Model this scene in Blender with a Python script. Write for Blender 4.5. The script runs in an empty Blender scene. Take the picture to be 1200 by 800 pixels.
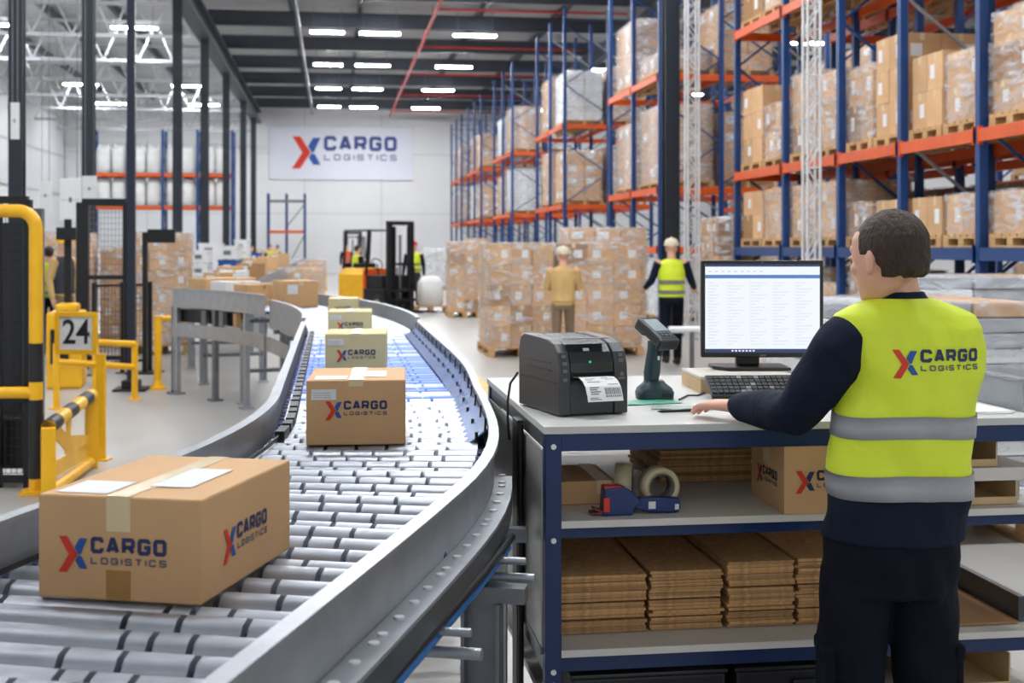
import bpy, bmesh, math, random
from mathutils import Vector, Matrix
from mathutils.bvhtree import BVHTree
rnd = random.Random(7)
scn = bpy.context.scene
COL = scn.collection
PI = math.pi
R_ = math.radians

# ------------------------------------------------------------------ camera
CAM_H, FPX, HOR = 1.68, 1500.0, 288.0
YAW = math.atan(210 / FPX)
cam_d = bpy.data.cameras.new('camera')
cam = bpy.data.objects.new('camera', cam_d); COL.objects.link(cam)
cam.location = (0, 0, CAM_H); cam.rotation_euler = (PI / 2, 0, -YAW)
cam_d.sensor_width = 36; cam_d.lens = 36 * FPX / 1200
cam_d.shift_y = -(400 - HOR) / 1200
cam_d.clip_start = .05; cam_d.clip_end = 300
cam_d.dof.use_dof = True; cam_d.dof.focus_distance = 3.45; cam_d.dof.aperture_fstop = 5.0
scn.camera = cam

# ------------------------------------------------------------------ world, exposure
wd = bpy.data.worlds.new('world'); scn.world = wd; wd.use_nodes = True
wd.node_tree.nodes['Background'].inputs[0].default_value = (.93, .96, 1, 1)
wd.node_tree.nodes['Background'].inputs[1].default_value = 0.85
vs = scn.view_settings
vs.view_transform = 'Standard'; vs.look = 'None'; vs.gamma = 1; vs.use_curve_mapping = False
vs.exposure = 0.15
LAMP = 128.0
cy = scn.cycles
cy.use_denoising = True
cy.max_bounces = 7; cy.diffuse_bounces = 4; cy.glossy_bounces = 3; cy.transparent_max_bounces = 16; cy.transmission_bounces = 4
cy.sample_clamp_indirect = 6
cy.caustics_reflective = False; cy.caustics_refractive = False

# ------------------------------------------------------------------ pixel -> place
FV = Vector((math.sin(YAW), math.cos(YAW), 0)); RV = Vector((math.cos(YAW), -math.sin(YAW), 0))
UP = Vector((0, 0, 1))
def PD(px, py, d):                       # point seen at that pixel, d metres ahead
    return FV * d + RV * ((px - 600) / FPX * d) + UP * (CAM_H - (py - HOR) / FPX * d)
def PZ(px, py, z=0):                     # point of the horizontal plane z
    return PD(px, py, FPX * (CAM_H - z) / (py - HOR))
def PX(px, py, X):
    r = PD(px, py, 1.0); r.z -= CAM_H; t = X / r.x
    return Vector((X, r.y * t, CAM_H + r.z * t))
def PY(px, py, Y):
    r = PD(px, py, 1.0); r.z -= CAM_H; t = Y / r.y
    return Vector((r.x * t, Y, CAM_H + r.z * t))

# ------------------------------------------------------------------ materials
def lin(c):
    c = c / 255
    return c / 12.92 if c <= .04045 else ((c + .055) / 1.055) ** 2.4
def RGB(r, g, b): return (lin(r), lin(g), lin(b), 1)
MATS = {}
def mat(name, rgb, rough=.6, metal=0.0, var=.06, scale=6.0, bump=0.0, bscale=80.0, stretch=None, rand=0.0, emit=0.0, spec=.5, dark=False):
    if name in MATS: return MATS[name]
    m = bpy.data.materials.new(name); m.use_nodes = True; MATS[name] = m
    nt = m.node_tree; N = nt.nodes; L = nt.links
    b = N['Principled BSDF']
    b.inputs['Roughness'].default_value = rough; b.inputs['Metallic'].default_value = metal
    b.inputs['Specular IOR Level'].default_value = spec
    c = RGB(*rgb)
    tc = N.new('ShaderNodeTexCoord'); mp = N.new('ShaderNodeMapping'); L.new(tc.outputs['Object'], mp.inputs[0])
    if stretch: mp.inputs['Scale'].default_value = stretch
    no = N.new('ShaderNodeTexNoise'); no.inputs['Scale'].default_value = scale; no.inputs['Detail'].default_value = 3
    L.new(mp.outputs[0], no.inputs['Vector'])
    mr = N.new('ShaderNodeMapRange'); mr.inputs[1].default_value = .3; mr.inputs[2].default_value = .7
    mr.inputs[3].default_value = 1 - var; mr.inputs[4].default_value = 1 + var
    L.new(no.outputs[0], mr.inputs[0])
    src = mr.outputs[0]
    if rand:
        oi = N.new('ShaderNodeObjectInfo'); m2 = N.new('ShaderNodeMapRange')
        m2.inputs[3].default_value = 1 - rand; m2.inputs[4].default_value = 1 + rand
        L.new(oi.outputs['Random'], m2.inputs[0])
        mu = N.new('ShaderNodeMath'); mu.operation = 'MULTIPLY'; L.new(src, mu.inputs[0]); L.new(m2.outputs[0], mu.inputs[1]); src = mu.outputs[0]
    vm = N.new('ShaderNodeVectorMath'); vm.operation = 'SCALE'; vm.inputs[0].default_value = c[:3]
    L.new(src, vm.inputs['Scale']); L.new(vm.outputs[0], b.inputs['Base Color'])
    if bump:
        n2 = N.new('ShaderNodeTexNoise'); n2.inputs['Scale'].default_value = bscale; n2.inputs['Detail'].default_value = 4
        L.new(mp.outputs[0], n2.inputs['Vector'])
        bp = N.new('ShaderNodeBump'); bp.inputs['Strength'].default_value = bump; bp.inputs['Distance'].default_value = .02
        L.new(n2.outputs[0], bp.inputs['Height']); L.new(bp.outputs[0], b.inputs['Normal'])
    if emit:
        if dark:
            for l_ in list(b.inputs['Base Color'].links): L.remove(l_)
            b.inputs['Base Color'].default_value = (.01, .01, .012, 1)
        b.inputs['Emission Color'].default_value = c; b.inputs['Emission Strength'].default_value = emit
    return m
def film_mat(name, lo, hi, scale, tint=(235, 240, 248), stretch=(1, 1, 3)):
    m = bpy.data.materials.new(name); m.use_nodes = True; nt = m.node_tree; N = nt.nodes; L = nt.links
    b = N['Principled BSDF']; b.inputs['Base Color'].default_value = RGB(*tint); b.inputs['Roughness'].default_value = .22
    out = N['Material Output']; tr = N.new('ShaderNodeBsdfTransparent'); mx = N.new('ShaderNodeMixShader')
    tc = N.new('ShaderNodeTexCoord'); mp = N.new('ShaderNodeMapping'); mp.inputs['Scale'].default_value = stretch
    no = N.new('ShaderNodeTexNoise'); no.inputs['Scale'].default_value = scale; no.inputs['Detail'].default_value = 4; no.inputs['Distortion'].default_value = 1.5
    mr = N.new('ShaderNodeMapRange'); mr.inputs[1].default_value = .42; mr.inputs[2].default_value = .72; mr.inputs[3].default_value = lo; mr.inputs[4].default_value = hi
    L.new(tc.outputs['Object'], mp.inputs[0]); L.new(mp.outputs[0], no.inputs['Vector']); L.new(no.outputs[0], mr.inputs[0])
    bp = N.new('ShaderNodeBump'); bp.inputs['Strength'].default_value = .6; bp.inputs['Distance'].default_value = .03; L.new(no.outputs[0], bp.inputs['Height']); L.new(bp.outputs[0], b.inputs['Normal'])
    L.new(mr.outputs[0], mx.inputs[0]); L.new(tr.outputs[0], mx.inputs[1]); L.new(b.outputs[0], mx.inputs[2]); L.new(mx.outputs[0], out.inputs[0])
    return m

# ------------------------------------------------------------------ mesh builder
class MB:
    def __init__(s): s.v = []; s.f = []; s.m = []; s.sm = []
    def add(s, vs, fs, mi=0, smooth=False):
        o = len(s.v); s.v.extend(Vector(v) for v in vs)
        for f in fs: s.f.append([i + o for i in f]); s.m.append(mi); s.sm.append(smooth)
        return s
    def box(s, x0, y0, z0, x1, y1, z1, mi=0):
        v = [(x, y, z) for z in (z0, z1) for y in (y0, y1) for x in (x0, x1)]
        return s.add(v, [(0, 2, 3, 1), (4, 5, 7, 6), (0, 1, 5, 4), (1, 3, 7, 5), (3, 2, 6, 7), (2, 0, 4, 6)], mi)
    def cbox(s, c, sz, mi=0, rot=None):
        c = Vector(c); h = [k / 2 for k in sz]
        v = [Vector((x * h[0], y * h[1], z * h[2])) for z in (-1, 1) for y in (-1, 1) for x in (-1, 1)]
        if rot is not None: v = [rot @ p for p in v]
        return s.add([c + p for p in v], [(0, 2, 3, 1), (4, 5, 7, 6), (0, 1, 5, 4), (1, 3, 7, 5), (3, 2, 6, 7), (2, 0, 4, 6)], mi)
    def bar(s, p0, p1, w, h=None, mi=0, up=UP):          # rectangular bar between two points
        p0 = Vector(p0); p1 = Vector(p1); h = h or w; t = (p1 - p0).normalized()
        if abs(t.dot(up)) > .98: up = Vector((0, 1, 0))
        a = t.cross(up).normalized() * w / 2; b = a.cross(t).normalized() * h / 2
        v = [p + a * i + b * j for p in (p0, p1) for (i, j) in ((-1, -1), (1, -1), (1, 1), (-1, 1))]
        return s.add(v, [(3, 2, 1, 0), (4, 5, 6, 7), (0, 1, 5, 4), (1, 2, 6, 5), (2, 3, 7, 6), (3, 0, 4, 7)], mi)
    def cyl(s, p0, p1, r, n=12, r2=None, mi=0, cap=True):
        p0 = Vector(p0); p1 = Vector(p1); r2 = r if r2 is None else r2
        t = (p1 - p0).normalized(); q = Vector((1, 0, 0)) if abs(t.x) < .9 else Vector((0, 1, 0))
        a = t.cross(q).normalized(); b = t.cross(a)
        v = []
        for p, rr in ((p0, r), (p1, r2)):
            v += [p + (a * math.cos(2 * PI * i / n) + b * math.sin(2 * PI * i / n)) * rr for i in range(n)]
        s.add(v, [(i, (i + 1) % n, n + (i + 1) % n, n + i) for i in range(n)], mi, True)
        if cap: s.add(v, [list(range(n))[::-1], list(range(n, 2 * n))], mi)
        return s
    def tube(s, pts, r, n=8, mi=0, cap=True, closed=False):
        pts = [Vector(p) for p in pts]; k = len(pts); rings = []; a = None
        for i, p in enumerate(pts):
            if closed: t = pts[(i + 1) % k] - pts[i - 1]
            else: t = pts[min(i + 1, k - 1)] - pts[max(i - 1, 0)]
            t.normalize()
            if a is None:
                q = UP if abs(t.z) < .9 else Vector((1, 0, 0)); a = t.cross(q).normalized()
            a = (a - t * a.dot(t)).normalized(); b = t.cross(a)
            rings += [p + (a * math.cos(2 * PI * j / n) + b * math.sin(2 * PI * j / n)) * r for j in range(n)]
        f = []
        for i in range(k if closed else k - 1):
            o, o2 = i * n, ((i + 1) % k) * n
            f += [(o + j, o + (j + 1) % n, o2 + (j + 1) % n, o2 + j) for j in range(n)]
        s.add(rings, f, mi, True)
        if cap and not closed: s.add(rings[:n], [list(range(n))[::-1]], mi); s.add(rings[-n:], [list(range(n))], mi)
        return s
    def prism(s, poly, h0, h1, fn, mi=0):                # poly of (a,b); fn(a,b,h) -> point
        n = len(poly); v = [fn(a, b, h0) for a, b in poly] + [fn(a, b, h1) for a, b in poly]
        return s.add(v, [list(range(n))[::-1], list(range(n, 2 * n))] + [(i, (i + 1) % n, n + (i + 1) % n, n + i) for i in range(n)], mi)
    def lathe(s, prof, c=(0, 0, 0), n=20, mi=0, axis='z', closed=False):
        c = Vector(c); v = []; k = len(prof)
        for r, h in prof:
            for j in range(n):
                x, y = r * math.cos(2 * PI * j / n), r * math.sin(2 * PI * j / n)
                v.append(c + (Vector((x, y, h)) if axis == 'z' else Vector((x, h, y)) if axis == 'y' else Vector((h, x, y))))
        f = []
        for i in range(k if closed else k - 1):
            o, o2 = i * n, ((i + 1) % k) * n
            f += [(o + j, o + (j + 1) % n, o2 + (j + 1) % n, o2 + j) for j in range(n)]
        s.add(v, f, mi, True)
        if not closed: s.add(v[:n], [list(range(n))[::-1]], mi); s.add(v[-n:], [list(range(n))], mi)
        return s
    def ell(s, c, r, n=16, mi=0, rot=None):
        c = Vector(c); v = []; m = n // 2
        for i in range(1, m):
            th = PI * i / m
            for j in range(n):
                p = Vector((r[0] * math.sin(th) * math.cos(2 * PI * j / n), r[1] * math.sin(th) * math.sin(2 * PI * j / n), r[2] * math.cos(th)))
                v.append(c + (rot @ p if rot is not None else p))
        top = Vector((0, 0, r[2])); t2 = -top
        if rot is not None: top = rot @ top; t2 = rot @ t2
        v += [c + top, c + t2]; a, b = len(v) - 2, len(v) - 1
        f = [(i * n + j, (i + 1) * n + j, (i + 1) * n + (j + 1) % n, i * n + (j + 1) % n) for i in range(m - 2) for j in range(n)]
        f += [(a, j, (j + 1) % n) for j in range(n)] + [(b, (m - 2) * n + (j + 1) % n, (m - 2) * n + j) for j in range(n)]
        return s.add(v, f, mi, True)
    def loft(s, secs, n=20, mi=0, e=1.0):                # secs: (centre, u, v) half axes
        v = []
        for c, u, w in secs:
            for j in range(n):
                a, b = math.cos(2 * PI * j / n), math.sin(2 * PI * j / n)
                a = math.copysign(abs(a) ** e, a); b = math.copysign(abs(b) ** e, b)
                v.append(Vector(c) + Vector(u) * a + Vector(w) * b)
        k = len(secs)
        f = [(i * n + j, i * n + (j + 1) % n, (i + 1) * n + (j + 1) % n, (i + 1) * n + j) for i in range(k - 1) for j in range(n)]
        s.add(v, f, mi, True)
        s.add(v[:n], [list(range(n))[::-1]], mi, True); s.add(v[-n:], [list(range(n))], mi, True)
        return s
    def limb(s, pts, rads, n=12, mi=0):                  # tapering round limb with round ends
        P = [Vector(p) for p in pts]; Rr = list(rads)
        t0 = (P[0] - P[1]).normalized(); t1 = (P[-1] - P[-2]).normalized()
        a, b = Rr[0], Rr[-1]
        pp = [P[0] + t0 * a * .97, P[0] + t0 * a * .7] + P + [P[-1] + t1 * b * .7, P[-1] + t1 * b * .97]
        rr = [a * .25, a * .72] + Rr + [b * .72, b * .25]
        sx = None; secs = []
        for i, p in enumerate(pp):
            t = (pp[min(i + 1, len(pp) - 1)] - pp[max(i - 1, 0)]).normalized()
            if sx is None:
                q = UP if abs(t.z) < .9 else Vector((1, 0, 0)); sx = t.cross(q).normalized()
            sx = (sx - t * sx.dot(t)).normalized()
            secs.append((p, sx * rr[i], t.cross(sx) * rr[i]))
        return s.loft(secs, n, mi)
    def moved(s, M):
        s.v = [M @ p for p in s.v]; return s
    def join(s, o, M=None):
        vs = [M @ p for p in o.v] if M is not None else o.v
        k = len(s.v); s.v += [Vector(p) for p in vs]
        for f, m, q in zip(o.f, o.m, o.sm): s.f.append([i + k for i in f]); s.m.append(m); s.sm.append(q)
        return s
    def mesh(s, name, mats):
        me = bpy.data.meshes.new(name); me.from_pydata([tuple(v) for v in s.v], [], s.f)
        for m in (mats if isinstance(mats, (list, tuple)) else [mats]): me.materials.append(m)
        me.polygons.foreach_set('material_index', s.m); me.polygons.foreach_set('use_smooth', s.sm); me.update()
        return me
    def build(s, name, mats, parent=None, loc=None, rz=0, bevel=0, seg=2):
        return link(name, s.mesh(name, mats), parent, loc, rz, bevel, seg)
def link(name, me, parent=None, loc=None, rz=0, bevel=0, seg=2):
    o = bpy.data.objects.new(name, me); COL.objects.link(o)
    if parent is not None: o.parent = parent
    if loc is not None: o.location = loc
    if rz: o.rotation_euler.z = rz
    if bevel:
        b = o.modifiers.new('bevel', 'BEVEL'); b.width = bevel; b.segments = seg; b.limit_method = 'ANGLE'; b.angle_limit = R_(40)
    return o
def remesh(mb, voxel, smooth, name, mats, parent=None, loc=None, fn=None, fn_cols=None):
    o = link('tmp', mb.mesh('tmp', mats)); m = o.modifiers.new('r', 'REMESH'); m.mode = 'VOXEL'; m.voxel_size = voxel; m.use_smooth_shade = True
    if smooth:
        q = o.modifiers.new('s', 'SMOOTH'); q.factor = .5; q.iterations = smooth
    bpy.context.view_layer.update(); dg = bpy.context.evaluated_depsgraph_get()
    me = bpy.data.meshes.new_from_object(o.evaluated_get(dg)); me.name = name
    old = o.data; bpy.data.objects.remove(o); bpy.data.meshes.remove(old)
    if fn:
        for v in me.vertices: v.co = fn(v.co)
        me.update()
    return link(name, me, parent, loc)
def tag(o, label, cat, group=None, kind=None):
    o['label'] = label; o['category'] = cat
    if group: o['group'] = group
    if kind: o['kind'] = kind
    return o
def thing(name, label, cat, loc=(0, 0, 0), rz=0, group=None):
    o = bpy.data.objects.new(name, None); COL.objects.link(o); o.location = loc; o.rotation_euler.z = rz; o.empty_display_size = .1
    return tag(o, label, cat, group)
def struct(o): o['kind'] = 'structure'; return o
def rotz(a): return Matrix.Rotation(a, 3, 'Z')
def rotx(a): return Matrix.Rotation(a, 3, 'X')
def roty(a): return Matrix.Rotation(a, 3, 'Y')
ORD = ['first', 'second', 'third', 'fourth', 'fifth', 'sixth', 'seventh', 'eighth', 'ninth', 'tenth', 'eleventh', 'twelfth']

# ------------------------------------------------------------------ shared materials
M = dict(
    floor=mat('concrete_floor', (172, 170, 166), .34, 0, .05, .8, .02, 30),
    wall=mat('white_cladding', (226, 228, 230), .6, 0, .02, .5),
    deck=mat('roof_deck', (196, 198, 200), .6, 0, .08, .6),
    rafter=mat('dark_steel', (66, 72, 82), .5, .1, .08, 2),
    column=mat('column_paint', (24, 33, 44), .45, .1, .08, 2),
    wsteel=mat('white_steel', (214, 216, 218), .45, .1, .04, 3),
    galv=mat('galvanised_steel', (166, 171, 177), .42, .75, .1, 9, .03, 60),
    galv2=mat('dull_steel', (120, 125, 130), .42, .8, .12, 8, .04, 50),
    roller=mat('roller_steel', (172, 177, 186), .40, .75, .08, 14, 0, 0, (1, 1, 1), .08),
    rollblue=mat('blue_roller_reflection', (72, 108, 188), .36, .5, .08, 14, 0, 0, (1, 1, 1), .12),  # blue reflection on the steel rollers, put into their colour
    spacer=mat('roller_spacer', (38, 48, 86), .4, .2, .1, 20),
    blackp=mat('black_plastic', (24, 25, 28), .38, 0, .1, 10),
    black=mat('black_steel', (20, 22, 26), .45, .2, .1, 6),
    rubber=mat('rubber', (22, 22, 23), .8, 0, .1, 8),
    carton=mat('carton', (214, 171, 124), .75, 0, .05, 5, .04, 40, None, .05),
    cartonb=mat('carton_bulk', (206, 165, 122), .78, 0, .07, 4, .05, 30, None, .14),
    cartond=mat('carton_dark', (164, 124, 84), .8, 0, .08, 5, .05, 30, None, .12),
    cartonl=mat('carton_cream', (220, 208, 160), .75, 0, .05, 4, .04, 30),
    flute=mat('corrugated_edge', (188, 146, 98), .85, 0, .22, 60, .1, 90, None, .3),
    tape=mat('clear_tape', (226, 204, 164), .25, 0, .04, 10),
    paper=mat('white_paper', (240, 240, 240), .7, 0, .02, 10),
    label=mat('label_sticker', (226, 228, 230), .5, 0, .05, 30),
    ink=mat('printed_ink', (40, 42, 48), .7, 0, .05, 40),
    inkred=mat('logo_red', (214, 54, 34), .6, 0, .03, 10),
    inkblue=mat('logo_blue', (34, 84, 160), .6, 0, .03, 10),
    inknavy=mat('logo_navy', (38, 48, 92), .6, 0, .03, 10),
    inkgrey=mat('logo_grey', (92, 92, 104), .6, 0, .03, 10),
    wood=mat('pallet_wood', (198, 160, 112), .8, 0, .14, 7, .08, 40, (1, 1, 6), .1),
    ply=mat('plywood', (206, 176, 132), .65, 0, .08, 8, .03, 30),
    rblue=mat('rack_blue', (18, 62, 120), .42, .1, .08, 4),
    rorange=mat('rack_orange', (216, 84, 10), .45, 0, .06, 4),
    tblue=mat('bench_blue', (10, 42, 90), .38, .1, .06, 4),
    lam=mat('grey_laminate', (206, 206, 202), .42, 0, .03, 3),
    shelf=mat('shelf_laminate', (214, 210, 204), .5, 0, .04, 3),
    yellow=mat('safety_yellow', (246, 186, 22), .42, 0, .06, 5),
    stripe=mat('stripe_black', (26, 26, 28), .5, 0, .08, 5),
    white=mat('white_plastic', (232, 233, 234), .45, 0, .03, 4),
    sack=mat('white_sack', (226, 227, 226), .75, 0, .05, 3, .3, 8),
    greyp=mat('grey_wrap', (172, 174, 178), .4, 0, .12, 5, .3, 9, (1, 1, 4)),
    bluep=mat('blue_crate', (34, 82, 156), .45, 0, .08, 5),
    red=mat('pipe_red', (196, 48, 40), .45, 0, .06, 3),
    skin=mat('skin', (222, 170, 146), .5, 0, .05, 12, .02, 60),
    hair=mat('brown_hair', (54, 37, 26), .6, 0, .3, 45, .6, 140, (1, 1, .3)),
    navy=mat('navy_knit', (13, 23, 44), .85, 0, .14, 10, .4, 14, None, 0, 0, .25),
    trous=mat('navy_trousers', (9, 14, 27), .85, 0, .2, 7, .5, 9, None, 0, 0, .2),
    vest=mat('hi_vis_yellow', (218, 236, 52), .6, 0, .04, 5, .45, 7),
    refl=mat('reflective_grey', (160, 162, 168), .35, .1, .06, 14, .1, 16),
    lamp=mat('lamp_diffuser', (250, 252, 255), .5, 0, 0, 5, emit=LAMP),
    film=film_mat('stretch_film', .05, .6, 3.2),
    filmw=film_mat('dense_stretch_film', .15, .8, 4.0),
)
# ------------------------------------------------------------------ the building
XL, XR, YB, YF, ZR = -15.5, 26.0, 78.0, -7.0, 10.6
b = MB(); b.box(XL, YF, -.2, XR, YB, 0); fl = struct(b.build('floor', M['floor']))
b = MB(); b.box(XL - .3, YB, -.2, XR, YB + .3, ZR + .5)
for i in range(9): b.box(XL + 4.6 * i, YB - .02, 0, XL + 4.6 * i + .05, YB, ZR, 1)
for z in (3.6, 7.2): b.box(XL, YB - .015, z, XR, YB, z + .05, 1)
struct(b.build('wall_back', [M['wall'], mat('panel_joint', (196, 199, 203), .6)]))
b = MB(); b.box(XL - .3, YF, -.2, XL, YB, ZR + .5)
for z in (2.4, 4.6, 6.8, 9.0): b.box(XL, YF, z, XL + .06, YB, z + .09, 1)
struct(b.build('wall_left', [M['wall'], mat('panel_joint', (196, 199, 203), .6)]))
b = MB(); b.box(XR, YF, -.2, XR + .3, YB, ZR + .5); struct(b.build('wall_right', M['wall']))
b = MB(); b.box(XL - .3, YF, ZR + .12, XR + .3, YB + .3, ZR + .3)
for i in range(int((YB - YF) / .6)): b.box(XL, YF + .6 * i, ZR + .06, XR, YF + .6 * i + .3, ZR + .12)
struct(b.build('ceiling', M['deck']))
n = 0
def trim(mb, m, name='trim'):
    global n; n += 1
    return struct(mb.build('%s_%d' % (name, n), m))
for k in range(14):                                       # rafters across the hall
    y = 3.0 + 5.6 * k; b = MB(); b.box(-4.5, y - .09, 9.75, XR, y + .09, 9.8); b.box(-4.5, y - .09, 10.25, XR, y + .09, 10.3); b.box(-4.5, y - .02, 9.8, XR, y + .02, 10.25)
    trim(b, M['rafter'])
for x in (-13, -10.5, -8, -5.5, -1.5, 1, 5.5, 8.5, 12, 15, 18, 21, 24):
    b = MB(); b.box(x - .06, YF, 10.3, x + .06, YB, 10.62); trim(b, M['rafter'])
for k in range(12):                                       # white lattice girders over the left bay
    y = 14.0 + 5.6 * k; b = MB()
    for z in (8.35, 9.75): b.bar((XL, y, z), (-4.5, y, z), .11, .11)
    m_ = 9; w = (-4.5 - XL) / m_
    for i in range(m_):
        x = XL + i * w
        b.bar((x, y, 8.35), (x + w / 2, y, 9.75), .055); b.bar((x + w / 2, y, 9.75), (x + w, y, 8.35), .055)
    trim(b, mat('girder_grey', (178, 181, 185), .5, .1, .05, 2))
b = MB(); b.box(-4.75, YF, 9.0, -4.25, YB, 9.1); b.box(-4.75, YF, 9.65, -4.25, YB, 9.75); b.box(-4.53, YF, 9.1, -4.47, YB, 9.65)
for i in range(40): b.bar((-4.6, 2 * i, 9.1), (-4.6, 2 * i + 1, 9.65), .07); b.bar((-4.6, 2 * i + 1, 9.65), (-4.6, 2 * i + 2, 9.1), .07)
trim(b, M['rafter'])
b = MB(); b.box(10.6, YF, 9.2, 10.9, YB, 9.75); trim(b, M['rafter'])
def column(x, y, w, z1, m='column'):
    b = MB(); h = w / 2
    b.box(x - h, y - h, 0, x + h, y - h + .03, z1); b.box(x - h, y + h - .03, 0, x + h, y + h, z1); b.box(x - .02, y - h + .03, 0, x + .02, y + h - .03, z1)
    b.box(x - h - .1, y - h - .1, 0, x + h + .1, y + h + .1, .03)
    return struct(b.build('steel_column', M[m]))
for px, w in ((20, .2), (104, .22), (208, .26), (240, .28), (265, .28), (285, .3), (297, .3)):
    column(-4.5, PX(px, 288, -4.5).y, w, 9.0)
for px, X, w in ((786, 6.3, .28), (598, 10.7, .3)):
    column(X, PX(px, 288, X).y, w, 9.6)
b = MB(); b.box(1.75, 14, .001, 1.86, 70, .004); b.box(-.35, 24, .001, -.24, 70, .004); trim(b, mat('floor_line', (214, 190, 96), .5, 0, .2, 3))
# pipes and lamps under the roof
b = MB(); b.cyl((3.4, 6, 9.45), (3.4, 77, 9.45), .06, 10)
for k in range(9): b.cyl((3.4, 10 + 8 * k, 9.45), (9.8, 10 + 8 * k, 9.45), .04, 8)
for k in range(18): b.cyl((3.4, 8 + 4 * k, 9.45), (3.4, 8 + 4 * k, 9.95), .015, 6)
tag(b.build('sprinkler_pipe', M['red']), 'red sprinkler pipe with branches running under the roof along the aisle', 'pipe')
b = MB(); b.cyl((-1.2, 22, 9.55), (-1.2, 77, 9.55), .07, 10); b.cyl((-9.5, 30, 7.9), (-4.6, 30, 7.9), .05, 8)
tag(b.build('ceiling_conduit', M['galv2']), 'grey conduit pipe under the roof left of the aisle', 'pipe')
def luminaire(x, y, z, L_, label):
    t = thing('ceiling_light', label, 'ceiling light', (x, y, z), 0, 'strip lights under the roof')
    b = MB(); b.box(-L_ / 2, -.17, .0, L_ / 2, .17, .07); b.build('housing', M['wsteel'], t, bevel=.01)
    b = MB(); b.box(-L_ / 2 + .03, -.15, -.03, L_ / 2 - .03, .15, -.002); b.build('diffuser', M['lamp'], t)
    for s in (-1, 1): b = MB(); b.cyl((s * L_ * .4, 0, .07), (s * L_ * .4, 0, .85), .012, 6); b.build('hanger', M['galv2'], t)
rows = [(-12.0, 'against the left wall'), (-7.0, 'over the left bay'), (-.2, 'over the left side of the aisle'), (1.7, 'over the middle of the aisle'), (5.2, 'beside the racks'), (11.6, 'above the near rack row'), (18, 'over the right bay')]
for x, w in rows:
    for k in range(9):
        y = 5.0 + 8.4 * k
        luminaire(x, y, 9.45, (1.25 if x < 0 else 1.5) if abs(x) < 3 else 1.6, 'white strip light %s, %s row from the camera' % (w, ORD[k]))
# ------------------------------------------------------------------ lettering
GL = {
 'C': [[(1, .72), (1, .86), (.86, 1), (.14, 1), (0, .86), (0, .14), (.14, 0), (.86, 0), (1, .14), (1, .28)]],
 'A': [[(0, 0), (.42, 1), (.58, 1), (1, 0)], [(.17, .27), (.83, .27)]],
 'R': [[(0, 0), (0, 1), (.87, 1), (1, .87), (1, .57), (.87, .42), (0, .42)], [(.62, .42), (1, 0)]],
 'G': [[(1, .76), (1, .86), (.86, 1), (.14, 1), (0, .86), (0, .14), (.14, 0), (.86, 0), (1, .14), (1, .47), (.52, .47)]],
 'O': [[(.14, 0), (.86, 0), (1, .14), (1, .86), (.86, 1), (.14, 1), (0, .86), (0, .14), (.14, 0)]],
 'L': [[(0, 1), (0, 0), (1, 0)]], 'I': [[(0, 0), (0, 1)]], 'T': [[(0, 1), (1, 1)], [(.5, 1), (.5, 0)]],
 'S': [[(1, .8), (1, .88), (.88, 1), (.12, 1), (0, .88), (0, .62), (.12, .5), (.88, .5), (1, .38), (1, .12), (.88, 0), (.12, 0), (0, .12), (0, .2)]],
}
def stroke(mb, pts, t, mi):
    P = [Vector((x, 0, z)) for x, z in pts]; k = len(P); closed = (P[0] - P[-1]).length < 1e-6 and k > 3
    if closed: P = P[:-1]; k -= 1
    L = []; Rr = []
    for i in range(k):
        a = (P[i] - P[i - 1]).normalized() if (i > 0 or closed) else None
        c = (P[(i + 1) % k] - P[i]).normalized() if (i < k - 1 or closed) else None
        a = a or c; c = c or a
        n1 = Vector((-a.z, 0, a.x)); n2 = Vector((-c.z, 0, c.x)); m = (n1 + n2).normalized(); s = t / 2 / max(.35, m.dot(n1))
        L.append(P[i] + m * s); Rr.append(P[i] - m * s)
    for i in range(k if closed else k - 1):
        j = (i + 1) % k; mb.add([L[i], Rr[i], Rr[j], L[j]], [(0, 1, 2, 3)], mi)
def text(mb, s, x, z, w, h, t, gap, mi):                  # squared extended capitals, x..x+w
    wd = [.12 if c == 'I' else 1 for c in s]; n = len(s); cw = (w - gap * (n - 1)) / sum(wd)
    for c, k in zip(s, wd):
        W = cw * k
        for pl in GL[c]: stroke(mb, [(x + t / 2 + px * max(0, W - t), z + t / 2 + pz * (h - t)) for px, pz in pl], t, mi)
        x += W + gap
def logo_mb(h):                                           # arrow mark + two lines, origin at its centre, faces -y
    b = MB(); W = 3.24 * h; x0 = -W / 2; z0 = -h / 2
    q = lambda pts, mi: b.add([(x0 + x * h * .88, 0, z0 + z * h) for x, z in pts], [list(range(len(pts)))], mi)
    q([(.02, 1), (.30, 1), (.66, .5), (.36, .5)], 0); q([(.36, .5), (.66, .5), (.29, 0), (.0, 0)], 0)
    q([(.74, .96), (1, .96), (.84, .66), (.78, .52), (.69, .5), (.56, .70)], 1); q([(.69, .48), (.80, .46), (1, .12), (.74, .12), (.58, .34)], 1)
    text(b, 'CARGO', x0 + .98 * h, z0 + .56 * h, 2.26 * h, .46 * h, .115 * h, .075 * h, 2)
    text(b, 'LOGISTICS', x0 + .98 * h, z0 + .26 * h, 2.26 * h, .20 * h, .048 * h, .085 * h, 3)
    return b
LM = [M['inkred'], M['inkblue'], M['inknavy'], M['inkgrey']]
def logo_on(parent, h, c, rz, lm=None):                   # c: centre; rz: heading (0 faces -y)
    b = logo_mb(h); b.moved(Matrix.Translation(Vector(c)) @ Matrix.Rotation(rz, 4, 'Z'))
    return b.build('logo', lm or LM, parent)

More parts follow.
